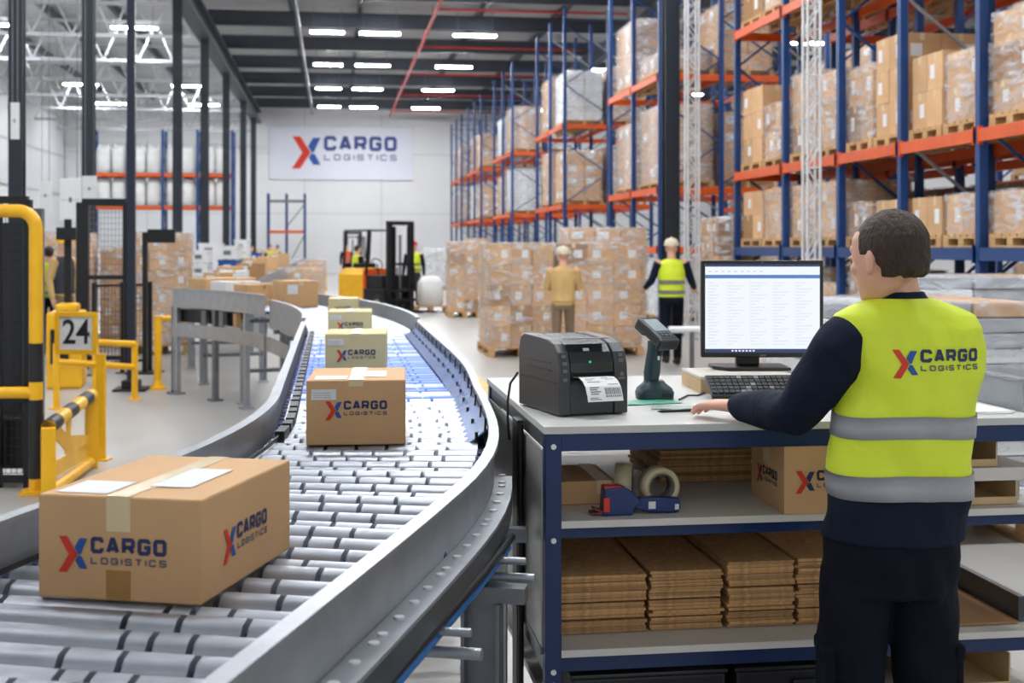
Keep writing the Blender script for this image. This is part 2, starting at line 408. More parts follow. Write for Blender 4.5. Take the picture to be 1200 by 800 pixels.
# ------------------------------------------------------------------ cartons with print
def hero_carton(label, loc, rz, w, d, h, group=None, body='carton', lab=True, toplab=True, side=True, logo_h=.058, lx=0, lz=.5, tapefront=True, sticker=False):
    t = thing('carton', label, 'box', loc, rz, group)
    b = MB(); b.box(-w / 2, -d / 2, 0, w / 2, d / 2, h); b.build('box_body', M[body], t, bevel=.004)
    e = .0012; b = MB(); tw = .046
    b.box(-tw / 2, -d / 2 - e, h - .062 if tapefront else h - .02, tw / 2, -d / 2, h + e); b.box(-tw / 2, -d / 2, h, tw / 2, d / 2 + e, h + e); b.box(-tw / 2, d / 2, h - .06, tw / 2, d / 2 + e, h)
    b.build('tape', M['tape'], t)
    if tapefront:
        b = MB(); b.box(-tw / 2, -d / 2 - e, .004, tw / 2, -d / 2, .055); b.build('tape', mat('brown_tape', (168, 124, 66), .3), t)
    logo_on(t, logo_h, (lx, -d / 2 - .0016, h * lz), 0)
    if side: logo_on(t, logo_h, (w / 2 + .0016, -.02, h * lz), PI / 2)
    if toplab:
        b = MB(); b.box(.012, -d * .28, h + e, .012 + w * .26, d * .16, h + e * 2); b.build('shipping_label', M['label'], t)
        b = MB(); b.box(-w * .42, -d * .46, h + e * .5, -w * .1, -d * .2, h + e * 1.5); b.build('shipping_label', M['label'], t)
    if sticker:
        b = MB(); x0 = -w / 2 + .016; b.box(x0, -d / 2 - e * 1.2, h * .70, x0 + .078, -d / 2, h * .86)
        for k in range(3): b.box(x0 + .006, -d / 2 - e * 1.4, h * (.73 + .035 * k), x0 + .06, -d / 2 - e * 1.2, h * (.74 + .035 * k), 1)
        b.build('shipping_label', [M['label'], mat('faint_ink', (176, 178, 186), .7)], t)
    return t
# ------------------------------------------------------------------ roller conveyors
ROLL_Z = 1.05
def walk(start, heading, segs, ds=.05):                   # segs: (length, turn in degrees, + = to the left); list of (point, tangent, s)
    p = Vector((start[0], start[1], 0)); h = R_(heading); out = [(p.copy(), h, 0.0)]; s = 0
    for ln, turn in segs:
        k = max(1, round(ln / ds)); step = ln / k; dh = R_(turn) / k
        for _ in range(k):
            h += dh / 2; p = p + Vector((math.cos(h), math.sin(h), 0)) * step; h += dh / 2; s += step
            out.append((p.copy(), h, s))
    return out
def at_s(path, s):
    i = min(len(path) - 1, max(0, int(round(s / path[-1][2] * (len(path) - 1))))); return path[i]
def off(pt, o, z=0.0):                                    # o > 0: to the left of travel
    p, h, _ = pt; return Vector((p.x - math.sin(h) * o, p.y + math.cos(h) * o, z))
def sweep(mb, path, prof, mi=0, every=3):
    P = path[::every]
    if P[-1] is not path[-1]: P = P + [path[-1]]
    n = len(prof); v = [off(q, o * (pinch(q[0]) if o > .3 else 1), z) for q in P for o, z in prof]
    f = [(i * n + j, i * n + (j + 1) % n, (i + 1) * n + (j + 1) % n, (i + 1) * n + j) for i in range(len(P) - 1) for j in range(n)]
    f += [list(range(n))[::-1], [(len(P) - 1) * n + j for j in range(n)]]
    return mb.add(v, f, mi)
def pinch(p): return 1 - .20 * math.exp(-((p.y - 4.4) / 1.0) ** 2)
def rect(o0, z0, o1, z1): return [(o0, z0), (o1, z0), (o1, z1), (o0, z1)]
ARC = 2 * PI / 360
PATH = walk((-1.63, 62), -90, [(42.6, 0), (14 * 18 * ARC, 18), (1.5, 0), (14 * 18 * ARC, -18), (4.6, 0), (5.2 * 19.5 * ARC, -19.5), (2.9, 0)])
def part_of(y0, y1): return [q for q in PATH if y1 >= q[0].y >= y0]
near = part_of(-5, 9.27); mid = part_of(9.29, 19.42); farp = part_of(19.45, 62)
def roller_mb(q, cuts, r, chain=True):
    b = MB()
    a, c = off(q, cuts[0] - .02, ROLL_Z - r), off(q, cuts[-1] + .02, ROLL_Z - r); b.cyl(a, c, r * .45, 6, mi=1)
    for o0, o1 in zip(cuts[:-1], cuts[1:]):
        b.cyl(off(q, o0 + .006, ROLL_Z - r), off(q, o1 - .006, ROLL_Z - r), r, 10, mi=0)
    return b
# ---- the curved section in front
t = thing('roller_conveyor', 'long curved steel roller conveyor carrying the printed cartons past the bench', 'conveyor', (0, 0, 0))
mainc = t
s = near[0][2]; k = 0
while s < near[-1][2] and k < 100:
    q = at_s(PATH, s); y = q[0].y
    if y < 2.9:
        j = (k % 2) * .05 - .02; cuts = [-.385, -.27, -.16 - j * .4, .20 + j, .285, .36] if True else None
        cuts = [-.385, -.30 + j, .02 + j, .10, .20 - j, .29, .385]
    else:
        j = (k % 2) * .03; cuts = [-.385] + [-.31 + .096 * i + j for i in range(6)] + [.30]
    blue = rnd.random() < 1.15 * math.exp(-((y - 6.9) / 1.3) ** 2)  # painted blue reflection, thinning out along the run
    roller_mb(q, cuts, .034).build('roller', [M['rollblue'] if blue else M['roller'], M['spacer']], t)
    s += .088; k += 1
def side(path, sgn, t, name, cat=None):
    b = MB(); o = .405 * sgn
    sweep(b, path, rect(o, .90, o + .006 * sgn, 1.13)); sweep(b, path, rect(o - .012 * sgn, 1.13, o + .022 * sgn, 1.142)); sweep(b, path, rect(o - .002 * sgn, .90, o - .04 * sgn, .905))
    r = b.build('side_frame', M['galv'], t)
    return r
for sg in (1, -1): side(near, sg, t, 'side')
for sg in (1, -1):                                        # perforated outer ledge
    ln = [q for q in near if q[0].y < 3.72] if sg > 0 else near
    b = MB(); sweep(b, ln, rect(.412 * sg, 1.012, .470 * sg, 1.020)); c_ = MB(); sweep(c_, ln, rect(.464 * sg, .955, .470 * sg, 1.011)); sweep(c_, ln, rect(.43 * sg, .955, .464 * sg, .961)); c_.build('lower_channel', mat('dark_galvanised', (92, 98, 106), .4, .7, .1, 9), t)
    s = ln[0][2]
    while s < near[-1][2]:
        q = at_s(PATH, s); c = off(q, .438 * sg * (pinch(q[0]) if sg > 0 else 1), 1.020); b.cyl(c, c + Vector((0, 0, .004)), .010, 8, mi=1); s += .09
    b.build('outer_ledge', [M['galv'], mat('bright_bolt', (240, 242, 245), .3, .3)], t)
b = MB(); seg = [q for q in near if q[0].y > 4.1]          # inner deflector plate beside the straight run
sweep(b, seg, [(.312, 1.035), (.40, 1.09), (.40, 1.096), (.312, 1.041)]); s = seg[0][2]
while s < seg[-1][2]:
    q = at_s(PATH, s); pn = pinch(q[0]); b.cyl(off(q, .355 * pn, 1.055), off(q, .355 * pn, 1.083), .006, 6, mi=1); b.bar(off(q, .388 * pn, 1.085), off(q, .392 * pn, 1.13), .006, .012, mi=1); s += .3
b.build('guard_plate', [mat('blue_guard_plate', (150, 178, 232), .2, .4, .06, 4), M['black']], t)
b = MB(); sweep(b, near, rect(-.352, 1.056, -.348, 1.068))
for sg in (-1,):                                           # chain links along the left edge
    s = near[0][2]
    while s < seg[-1][2]:
        q = at_s(PATH, s); b.cbox(off(q, -.35, 1.062), (.045, .03, .03), rot=rotz(q[1])); s += .07
b.build('drive_chain', M['black'], t)
b = MB(); sweep(b, near, rect(.30, .86, .34, .90)); sweep(b, near, rect(-.34, .86, -.30, .90)); b.build('under_beam', M['galv2'], t)
b = MB(); lq = [q for q in near if q[0].y < 3.3]; b.tube([off(q, .452, .930) for q in lq[::6]], .008, 6); b.tube([off(q, .44, .912) for q in lq[::6]], .007, 6); b.build('cable', mat('blue_cable', (30, 110, 180), .4), t)
b = MB(); b.tube([off(q, .46, .958) for q in lq[::6]], .010, 8); b.build('conduit', M['black'], t)
def support(q, t, m='galv', half=.36, top=.86):
    for sg in (-1, 1):
        b = MB(); c = off(q, half * sg); x, y = c.x, c.y; Rm = rotz(q[1])
        b.cbox((x, y, top / 2 + .01), (.012, .09, top - .02), rot=Rm)
        for e in (-1, 1):
            p = c + Rm @ Vector((.022, .041 * e, top / 2 + .01)); b.cbox(p, (.05, .008, top - .02), rot=Rm)
        for i in range(9):
            p = c + Rm @ Vector((-.007, 0, .12 + i * .08)); b.cbox(p, (.006, .03, .02), 1, rot=Rm)
        b.cbox((x, y, .006), (.13, .13, .012), rot=Rm)
        b.build('leg', [M[m], M['black']], t)
    b = MB(); b.bar(off(q, -half, .35), off(q, half, .35), .04, .04); b.build('cross_brace', M['galv2'], t); b = MB(); b.bar(off(q, -half - .1, top + .018), off(q, half + .1, top + .018), .05, .036); b.build('cross_brace', M['galv2'], t)
for y in (1.05, 1.95, 3.1, 3.62, 5.0, 6.4, 7.8, 9.0):
    q = min(near, key=lambda k: abs(k[0].y - y)); support(q, t, 'galv' if y != 3.1 else 'galv2', .43 if y < 3.3 else .36)
for y in (2.62, 3.12):                                     # brackets reaching out from the ledge
    q = min(near, key=lambda k: abs(k[0].y - y)); b = MB(); b.cyl(off(q, .40, .90), off(q, .54, .90), .012, 10); b.cyl(off(q, .40, .94), off(q, .52, .94), .009, 8); b.build('bracket', M['galv'], t)
# ---- the S-bend behind it
t = thing('roller_conveyor', 'roller conveyor section bending away behind the near curved conveyor', 'conveyor', (0, 0, 0))
s = mid[0][2] + .05; k = 0
while s < mid[-1][2] and k < 100:
    q = at_s(PATH, s); cuts = [-.385, -.13, .13, .385]
    roller_mb(q, cuts, .024).build('roller', [M['roller'], M['spacer']], t); s += .105; k += 1
for sg in (1, -1):
    o = .405 * sg
    for P2 in ([mid] if sg > 0 else [[q for q in mid if q[0].y > 15.6], [q for q in mid if q[0].y < 12.72]]):
        b = MB(); sweep(b, P2, rect(o, .88, o + .006 * sg, 1.15)); sweep(b, P2, rect(o - .012 * sg, 1.15, o + .022 * sg, 1.162))
        b.build('side_frame', M['galv'], t)
lm_ = [q for q in mid if q[0].y < 12.8]
b = MB(); sweep(b, lm_, rect(-.42, .66, -.428, .80)); b.build('lower_side_frame', M['galv'], t)
b = MB(); sweep(b, lm_, rect(-.14, .89, -.36, .97)); b.build('drive_housing', M['black'], t)
for y in (9.9, 10.5, 11.3, 12.2, 14.0, 16.0, 18.0):
    q = min(mid, key=lambda k: abs(k[0].y - y)); support(q, t)
# ---- the straight line to the far end
t = thing('belt_conveyor', 'straight grey conveyor line running along the aisle to the far wall', 'conveyor', (0, 0, 0))
b = MB(); sweep(b, farp, rect(-.37, 1.0, .37, 1.045), every=40); b.build('belt', mat('grey_belt', (150, 156, 164), .4, .2), t)
for sg in (1, -1):
    b = MB(); o = .405 * sg; sweep(b, farp, rect(o, .88, o + .01 * sg, 1.14), every=40); b.build('side_frame', M['galv'], t)
for i in range(12):
    y = 20.4 + 3.4 * i; support(min(farp, key=lambda k: abs(k[0].y - y)), t)
# ---- the branch turning off to the left, its outer side and legs towards us
BR = walk((-.236, 12.75), 90 + 14.3, [(6.2 * 50 * ARC, 50), (2.2, 0)])
def pxof(p): d = p.x * FV.x + p.y * FV.y; return 600 + FPX * (p.x * RV.x + p.y * RV.y) / d
BR = [q for q in BR if pxof(off(q, .4)) > 203]
t = thing('roller_conveyor', 'branch roller conveyor curving off to the carton stack with tall side frame and legs', 'conveyor', (0, 0, 0))
s = .7; k = 0
def clear_of_main(p, d=.47): return min((p - q[0]).length for q in PATH if 11 < q[0].y < 22) > d
while s < BR[-1][2]:
    q = at_s(BR, s); lo = .385
    while lo > -.385 and clear_of_main(off(q, lo - .06)): lo -= .05
    if lo < .30: c3 = (.385 - lo) / 3; roller_mb(q, [lo, lo + c3, lo + 2 * c3, .385], .024).build('roller', [M['roller'], M['spacer']], t)
    s += .105
BRC = [q for q in BR if clear_of_main(off(q, -.42), .5)]
P2 = BR[1:]
b = MB(); sweep(b, P2, rect(.414, .99, .422, 1.19)); sweep(b, P2, rect(.40, 1.19, .44, 1.20)); sweep(b, P2, rect(.414, .985, .37, .990)); b.build('side_frame', M['galv'], t)
b = MB(); sweep(b, P2, rect(.42, .66, .428, .80)); sweep(b, P2, rect(.40, .80, .428, .806)); b.build('lower_side_frame', M['galv'], t)
if len(BRC) > 4: b = MB(); sweep(b, BRC, rect(-.405, .9, -.413, 1.12)); b.build('side_frame', M['galv'], t)
b = MB(); sweep(b, BR[30:], rect(.12, .82, .34, .96)); b.build('drive_housing', M['black'], t)
for i in range(int((BR[-1][2] - 1.3) / .42)):
    q = at_s(BR, 1.2 + i * .42); b = MB(); c = off(q, .39, .9); b.cbox(c, (.10, .05, .14), rot=rotz(q[1])); b.build('motor', M['galv2'] if i % 3 else M['cartond'], t)
for i, s in enumerate((.9, 1.8, 2.7, 3.6, 4.6)):
    q = at_s(BR, s)
    for o in (.39, -.36):
        c = off(q, o)
        if o < 0 and not clear_of_main(c, .5): continue
        b = MB(); b.cbox((c.x, c.y, .5), (.07, .05, .98), rot=rotz(q[1])); b.cbox((c.x, c.y, .01), (.14, .12, .02), rot=rotz(q[1])); b.build('leg', M['galv2'] if i % 2 else M['galv'], t)
    b = MB(); 
    if clear_of_main(off(q, -.33), .5):
        b.bar(off(q, -.33, .3), off(q, .36, .3), .04); b.build('cross_brace', M['galv2'], t); b = MB(); b.bar(off(q, -.33, .62), off(q, .36, .62), .04); b.build('cross_brace', M['galv2'], t)
# ---- a second line along the wall side, behind the branch
# ------------------------------------------------------------------ cartons riding on the rollers
BX, BD, BH = .312, .40, .19
def on_path(y, o=0, path=PATH):
    q = min(path, key=lambda k: abs(k[0].y - y)); return off(q, o), q[1]
def ride(px0, px1, y, label, rz, w, d, h, **k):
    a = PZ(px0, y[0], ROLL_Z); c = PZ(px1, y[1], ROLL_Z); m = (a + c) / 2; f = Vector((-math.sin(rz), math.cos(rz), 0))
    m += f * d / 2
    return hero_carton(label, (m.x, m.y, ROLL_Z + .002), rz, w, d, h, 'printed cartons riding the conveyor', **k)
ride(46, 235, (699, 713), 'large brown printed carton nearest on the conveyor, clear tape over its front edge', -R_(19), .312, .43, .185, logo_h=.064, lx=-.012, lz=.43)
ride(361, 474, (521, 523), 'brown printed carton with white label on its front corner, behind the nearest carton', -R_(3), .312, .41, .205, logo_h=.060, lz=.53, tapefront=False, sticker=True)
ride(381, 453, (436, 436), 'cream printed carton with an orange patch, third on the conveyor', -R_(3), .305, .40, .19, body='cartonl', logo_h=.060, lz=.42, tapefront=False, sticker=True, toplab=False)
ride(385, 435, (395, 395), 'cream printed carton fourth on the conveyor', -R_(2), .30, .42, .175, body='cartonl', logo_h=.055, lz=.42, tapefront=False, sticker=True, toplab=False)
ride(385, 419, (371, 371), 'small pale cream carton fifth and last on the straight rollers', -R_(2), .265, .40, .16, body='cartonl', logo_h=.045, lz=.42, tapefront=False, toplab=False)
def plain_carton(label, loc, rz, w, d, h, m='carton', group=None, lab=True):
    t = thing('carton', label, 'box', loc, rz, group)
    b = MB(); b.box(-w / 2, -d / 2, 0, w / 2, d / 2, h); b.build('box_body', M[m], t, bevel=.005)
    b = MB(); b.box(-.024, -d / 2 - .0015, h - .05, .024, d / 2, h + .0015); b.build('tape', M['tape'], t)
    if lab: b = MB(); b.box(-w * .4, -d / 2 - .002, h * .5, -w * .1, -d / 2, h * .85); b.build('shipping_label', M['label'], t)
    return t
g = 'cartons on the far bends'
for y, o, w, h, m, lb in ((13.5, .05, .36, .27, 'carton', 'plain brown carton where the branch leaves the main conveyor'),
                         (16.0, .02, .44, .24, 'carton', 'wide brown carton on the bend behind the branch conveyor'),
                         (18.3, 0, .40, .26, 'carton', 'brown carton on the far bend, next behind the wide one'),
                         (20.6, .1, .42, .24, 'white', 'low white carton at the start of the straight far line'),
                         (22.3, -.1, .42, .28, 'carton', 'brown carton behind the low white carton on the far line'),
                         (24.6, .1, .5, .30, 'cartond', 'dark brown carton on the far line'),
                         (28.5, -.05, .5, .36, 'carton', 'upright brown carton midway along the far line'),
                         (33, 0, .5, .36, 'carton', 'brown carton far down the straight line'),
                         (40, 0, .6, .4, 'carton', 'last visible brown carton on the straight line')):
    p, h_ = on_path(y, o); plain_carton(lb, (p.x, p.y, ROLL_Z + .002), h_ + PI / 2, w, .45, h, m, g)
BL_ = BR[-1][2]
for s, w, h, m, lb in ((BL_ - 1.4, .40, .22, 'carton', 'brown carton on the branch conveyor nearest the merge'), (BL_ - .85, .42, .24, 'white', 'white carton on the branch conveyor'), (BL_ - .3, .38, .26, 'carton', 'brown carton at the outer end of the branch conveyor')):
    q = at_s(BR, s); p = off(q, .1); plain_carton(lb, (p.x, p.y, ROLL_Z + .002), q[1] + PI / 2, w, .36, h, m, g)
# ------------------------------------------------------------------ the packing bench
BX0, BX1, BY0, BY1, BT = .56, 2.02, 3.36, 4.62, 1.20
t = thing('packing_bench', 'blue steel packing bench with grey top and shelves where the worker stands', 'workbench', (0, 0, 0))
b = MB(); b.box(BX0 - .005, BY0 - .008, BT - .021, BX1, BY1, BT); b.build('tabletop', M['lam'], t, bevel=.002)
LW = .044
for x in (BX0, BX1 - LW):
    for y in (BY0, BY1 - LW):
        b = MB(); b.box(x, y, 0, x + LW, y + LW, BT - .022); lg = b.build('leg', M['tblue'] if x < 1 else M['galv2'], t, bevel=.002)
        if y < 4 and x < 1:
            for z in (BT - .055, .895, .545, .51):
                b = MB(); b.cyl((x + LW * .5, y - .004, z), (x + LW * .5, y, z), .0075, 12); b.build('bolt', M['white'], lg)
def rail(y, z0, z1, m='tblue', w=.03): b = MB(); b.box(BX0 + LW, y, z0, BX1 - LW, y + w, z1); b.build('rail', M[m], t, bevel=.001)
rail(BY0 + .002, BT - .068, BT - .022); rail(BY1 - .04, BT - .068, BT - .022)
rail(BY0 + .03, .893, .924); rail(BY0 + .03, .535, .579); rail(BY1 - .04, .885, .925); rail(BY1 - .04, .525, .582)
for x in (BX0 + .006, BX1 - .036):
    for z0, z1 in ((BT - .068, BT - .022), (.885, .925), (.525, .582)):
        b = MB(); b.box(x, BY0 + LW, z0, x + .03, BY1 - LW, z1); b.build('rail', M['galv2'], t)
for z in (.945, .60): b = MB(); b.box(BX0 + .008, BY0 + .004, z - .02, BX1 - .008, BY1 - .05, z); b.build('shelf', M['shelf'], t, bevel=.002)
b = MB(); b.box(BX0 + .02, BY0 + .02, .40, BX1 - .008, BY1 - .05, .42); b.build('shelf', M['shelf'], t, bevel=.002)
b = MB(); b.box(BX0 - .004, BY0 + LW, .60, BX0 + .004, BY1 - LW, BT - .07); b.box(BX0 - .006, BY0 + LW, .58, BX0 + .006, BY1 - LW, .60, 1)
b.build('side_panel', [mat('grey_side_panel', (196, 196, 194), .25, .1, .05, 2), M['galv2']], t)
b = MB(); b.box(BX0 + LW, BY1 - .02, .60, BX1 - LW, BY1 - .012, .90)
for i in range(7): b.box(BX0 + LW + .2 * i, BY1 - .022, .60, BX0 + LW + .2 * i + .004, BY1 - .02, .90, 1)
b.build('back_panel', [M['white'], M['galv2']], t)
b = MB(); b.cyl((BX0 + .06, BY1 - .06, 1.085), (1.5, BY1 - .06, 1.095), .006, 8); b.build('rod', M['black'], t)
b = MB(); b.box(1.975, BY0 + .10, BT + .001, 1.99, BY1 - .25, BT + .088); b.box(1.965, BY0 + .10, BT + .088, 2.005, BY1 - .25, BT + .096)
o = b.build('upstand', M['galv'], t, bevel=.001)
b = MB(); b.box(BX0 - .028, 3.70, .0, BX0 - .008, 3.79, 1.17); b.tube([(BX0 - .019, 3.69, .1), (BX0 - .018, 3.685, .6), (BX0 - .019, 3.69, 1.16)], .009, 8); b.build('cable_duct', M['black'], t)

# ------------------------------------------------------------------ label printer
pl = PZ(656.5, 489.5, BT); pr = PZ(735, 484.7, BT); pm = (pl + pr) / 2
rzp = R_(13); W, D, H = .212, .315, .215
t = thing('label_printer', 'dark grey label printer with a white label coming out, on the bench end', 'printer', tuple(pm + Vector((0, 0, .004))), rzp)
prof = [(0, .0), (0, .10), (.004, .14), (.018, .175), (.045, .198), (.09, .209), (.16, .213), (.27, .215), (.30, .205), (.315, .17), (.315, 0)]
dk = mat('printer_grey', (58, 60, 64), .38, 0, .08, 8, .06, 200); dl = mat('printer_light_grey', (104, 107, 111), .4, 0, .06, 8)
def pz(a0, a1, m, name, pr=prof, par=None, bv=.004):
    b = MB(); b.prism(pr, a0, a1, lambda y, z, x: Vector((x, y, z))); return b.build(name, m, par or t, bevel=bv)
body = pz(-W / 2 + .035, W / 2 - .042, dk, 'lower_body', [(0.006, 0), (0.006, .085), (.02, .095), (.30, .095), (.312, .09), (.312, 0)])
pz(-W / 2, -W / 2 + .034, dk, 'side_cheek'); ck = pz(W / 2 - .041, W / 2, dk, 'side_cheek')
pz(-W / 2 + .036, W / 2 - .043, mat('printer_lid', (44, 46, 50), .25, 0, .06, 8), 'lid', [(.004, .118), (.007, .145), (.022, .175), (.048, .196), (.09, .207), (.27, .213), (.30, .202), (.312, .17), (.312, .10), (.05, .10), (.04, .118)])
b = MB(); b.box(-W / 2 + .036, .03, .085, W / 2 - .043, .045, .125); b.build('label_slot', M['black'], t)
b = MB(); b.box(-W / 2 - .0015, .02, .088, -W / 2, .30, .091); b.box(-W / 2 - .0015, .06, .12, -W / 2, .24, .124); b.box(-W / 2 - .0015, .06, .14, -W / 2, .23, .144); b.build('seam', M['blackp'], t)
def cheek(y0): return y0
b = MB()
for i, z in enumerate((.165, .145, .125, .10)):
    b.cbox((-W / 2 + .017, -.0005 + (.012 if i == 0 else .003 if i == 1 else 0.001), z), (.013, .004, .009))
b.build('button', dl, t, bevel=.001)
b = MB()
for i, z in enumerate((.165, .15)): b.cbox((W / 2 - .02, .011 - .005 * i, z), (.014, .004, .01))
b.cyl((W / 2 - .02, .001, .112), (W / 2 - .02, -.003, .112), .006, 10); b.cbox((W / 2 - .02, 0, .1), (.02, .003, .006)); b.build('button', dl, t)
b = MB(); b.cbox((-.015, .0235, .182), (.018, .002, .009), rot=rotx(-R_(40))); b.build('badge', M['label'], t)
b = MB(); b.cbox((-.01, .006, .148), (.006, .003, .006)); b.build('indicator_light', mat('green_led', (20, 190, 120), .4, emit=.6), t)
b = MB(); b.box(-W / 2 + .03, .02, .2125, W / 2 - .05, .05, .214); b.build('badge', M['blackp'], t)
# the label hanging out
b = MB(); ps = [(.03, .104), (-.01, .106), (-.035, .099), (-.055, .085), (-.068, .062), (-.074, .045)]
for i in range(len(ps) - 1):
    (y0, z0), (y1, z1) = ps[i], ps[i + 1]; b.add([(-.052, y0, z0), (.056, y0, z0), (.056, y1, z1), (-.052, y1, z1)], [(0, 1, 2, 3)], 0)
lbl = b.build('printed_label', M['paper'], t)
sd = lbl.modifiers.new('solid', 'SOLIDIFY'); sd.thickness = .0006
b = MB()
def onlab(u, v):                                           # v 0..1 along the drop
    k = v * 4; i = min(3, int(k)); f = k - i; a, c = ps[i + 1], ps[i + 2]; y = a[0] + (c[0] - a[0]) * f; z = a[1] + (c[1] - a[1]) * f
    nv = Vector((0, -(c[1] - a[1]), (c[0] - a[0]))); nv = Vector((0, -abs(nv.y), abs(nv.z))).normalized(); return Vector((u, y, z)) + nv * .0012
def inkq(u0, u1, v0, v1): b.add([onlab(u0, v0), onlab(u1, v0), onlab(u1, v1), onlab(u0, v1)], [(3, 2, 1, 0)])
u = .004
for i in range(16):
    w = (.0012, .0022, .0008, .003)[i * 7 % 4]; inkq(u, u + w, .55, .74); inkq(u, u + w, .76, .84); u += w + .0013
for v, u0, u1 in ((.12, -.04, -.01), (.2, -.04, -.02), (.3, -.04, .0), (.52, -.04, -.012), (.58, -.04, -.018), (.64, -.04, -.008), (.70, -.04, -.015), (.84, -.044, -.02), (.9, -.044, -.01), (.1, .01, .03), (.18, .02, .045), (.42, .02, .05)):
    inkq(u0, u1, v, v + .03)
b.build('printed_text', mat('soft_ink', (110, 112, 118), .7), lbl)
b = MB()
for sx in (-1, 1):
    for y in (.03, .28): b.cyl((sx * .08, y, -.003), (sx * .08, y, .002), .012, 10)
b.build('rubber_foot', M['rubber'], t)
a = PD(607, 436, 4.0); b = MB(); b.tube([a, PD(598, 449, 3.99), PD(595, 470, 3.98), PD(595, 490, 3.98), PD(597, 515, 3.98)], .004, 6)
tag(b.build('power_cable', M['blackp']), 'thin black cable drooping off the bench end behind the label printer', 'cable')

# ------------------------------------------------------------------ handheld scanner in its cradle
sc = PZ(767, 467, BT); dd = mat('scanner_black', (34, 40, 44), .4, 0, .08, 12); tl = mat('scanner_teal', (34, 62, 72), .4, 0, .08, 12)
t = thing('scanner_cradle', 'squat dark cradle holding the handheld scanner upright', 'cradle', (sc.x, sc.y, BT + .001), R_(-6))
b = MB(); b.loft([((0, 0, 0), (.058, 0, 0), (0, .05, 0)), ((0, 0, .02), (.06, 0, 0), (0, .052, 0)), ((0, .004, .034), (.054, 0, 0), (0, .045, 0)), ((0, .008, .048), (.036, 0, 0), (0, .034, 0)), ((0, .01, .056), (.03, 0, 0), (0, .03, 0))], 24, e=.6); b.build('cradle_body', tl, t)
b = MB(); b.cbox((.03, -.049, .016), (.03, .006, .012)); b.build('contact', M['blackp'], t)
t2 = thing('handheld_scanner', 'black handheld barcode scanner with small grey screen standing in its cradle', 'scanner', (sc.x, sc.y, BT + .001), R_(28))
b = MB(); b.loft([((-.004, .012, .052), (.02, 0, 0), (0, .022, 0)), ((-.004, .008, .08), (.0225, 0, 0), (0, .026, 0)), ((0, .006, .12), (.021, 0, 0), (0, .024, 0)), ((.004, .004, .155), (.019, 0, 0), (0, .023, 0)), ((.006, 0, .18), (.02, 0, 0), (0, .028, 0))], 20, e=.75); b.build('handle', tl, t2)
hr = rotx(R_(30)); hc = Vector((.004, -.004, .208))
b = MB(); b.cbox(hc, (.074, .125, .034), rot=hr); b.cbox(hc + hr @ Vector((0, -.062, -.004)), (.08, .018, .038), rot=hr); b.cbox(hc + hr @ Vector((0, .05, -.016)), (.05, .05, .03), rot=hr); b.build('head', dd, t2, bevel=.006)
b = MB(); b.cbox(hc + hr @ Vector((0, .014, .0175)), (.056, .066, .002), rot=hr); b.build('screen', mat('grey_lcd', (168, 180, 184), .2, 0, .08, 60), t2)
b = MB()
for i in range(3):
    for j in range(2): b.cbox(hc + hr @ Vector((-.016 + .016 * i, -.03 - .013 * j, .018)), (.011, .008, .004), rot=hr)
b.build('keypad', dl, t2, bevel=.001)
b = MB(); b.cbox((.004, -.026, .150), (.012, .012, .03), rot=rotx(R_(20))); b.build('trigger', dd, t2, bevel=.003)
b = MB(); b.cbox((-.002, -.0215, .128), (.007, .003, .012)); b.build('badge', M['label'], t2)

# ------------------------------------------------------------------ riser, monitor, keyboard
rb = -R_(4); rp = PZ(876, 461, BT); RT = BT + .056
t = thing('monitor_riser', 'low plywood riser box carrying the monitor', 'riser', (rp.x, rp.y, BT + .001), rb)
b = MB(); b.box(-.155, .0, .044, .17, .30, .055); b.build('top_board', mat('pale_board', (214, 208, 196), .5, 0, .04, 4), t, bevel=.002)
for x in (-.155, .158): b = MB(); b.box(x, .0, 0, x + .012, .30, .0435); b.build('side_board', M['ply'], t)
b = MB(); b.box(-.155, -.005, 0, -.085, .004, .0435); b.build('front_board', M['ply'], t)
mp_ = PD(893.5, 362, 4.38); base = PD(884, 447, 4.30)
t = thing('computer_monitor', 'black framed computer monitor lit with a white list, facing the worker', 'monitor', (mp_.x, mp_.y, RT + .0015), -YAW)
hz = mp_.z - RT - .0015; mw, mh = .418, .332
b = MB(); b.box(-mw / 2, 0, hz - mh / 2, mw / 2, .03, hz + mh / 2); b.build('bezel', M['blackp'], t, bevel=.004)
b = MB(); b.box(-mw * .35, .03, hz - mh * .33, mw * .35, .055, hz + mh * .33); b.build('rear_housing', M['blackp'], t, bevel=.008)
scr = mat('screen_white', (238, 244, 253), .4, 0, 0, 5, emit=.92, dark=True); sb = mat('screen_blue', (84, 128, 188), .4, 0, 0, 5, emit=.9, dark=True); sgy = mat('screen_grey', (206, 217, 234), .4, 0, 0, 5, emit=.9, dark=True); sdk = mat('screen_dark', (42, 60, 104), .4, 0, 0, 5, emit=.9, dark=True)
x0, x1, z0, z1 = -mw / 2 + .013, mw / 2 - .013, hz - mh / 2 + .017, hz + mh / 2 - .013
b = MB(); b.box(x0, -.001, z0, x1, .001, z1); b.build('screen', scr, t)
b = MB(); e = -.0016
b.box(x0, e, z1 - .008, x1, -.001, z1, 2); b.box(x0, e, z1 - .048, x1, -.001, z1 - .036, 0); b.box(x0, e, z0, x1, -.001, z0 + .013, 2)
for k in range(21):
    z = z1 - .064 - k * .0105
    if z < z0 + .02: break
    b.box(x0 + .01, e, z, x0 + .01 + .02 + .008 * (k * 5 % 3), -.001, z + .0022, 1)
    xx = x0 + .075
    for j in range(4): w = .02 + .012 * ((k * 3 + j * 7) % 4); b.box(xx, e, z, min(xx + w, x1 - .01), -.001, z + .0018, 1); xx += .078
for k in range(9): b.box(x0 + .01 + k * .022, e, z1 - .026, x0 + .022 + k * .022, -.001, z1 - .022, 1)
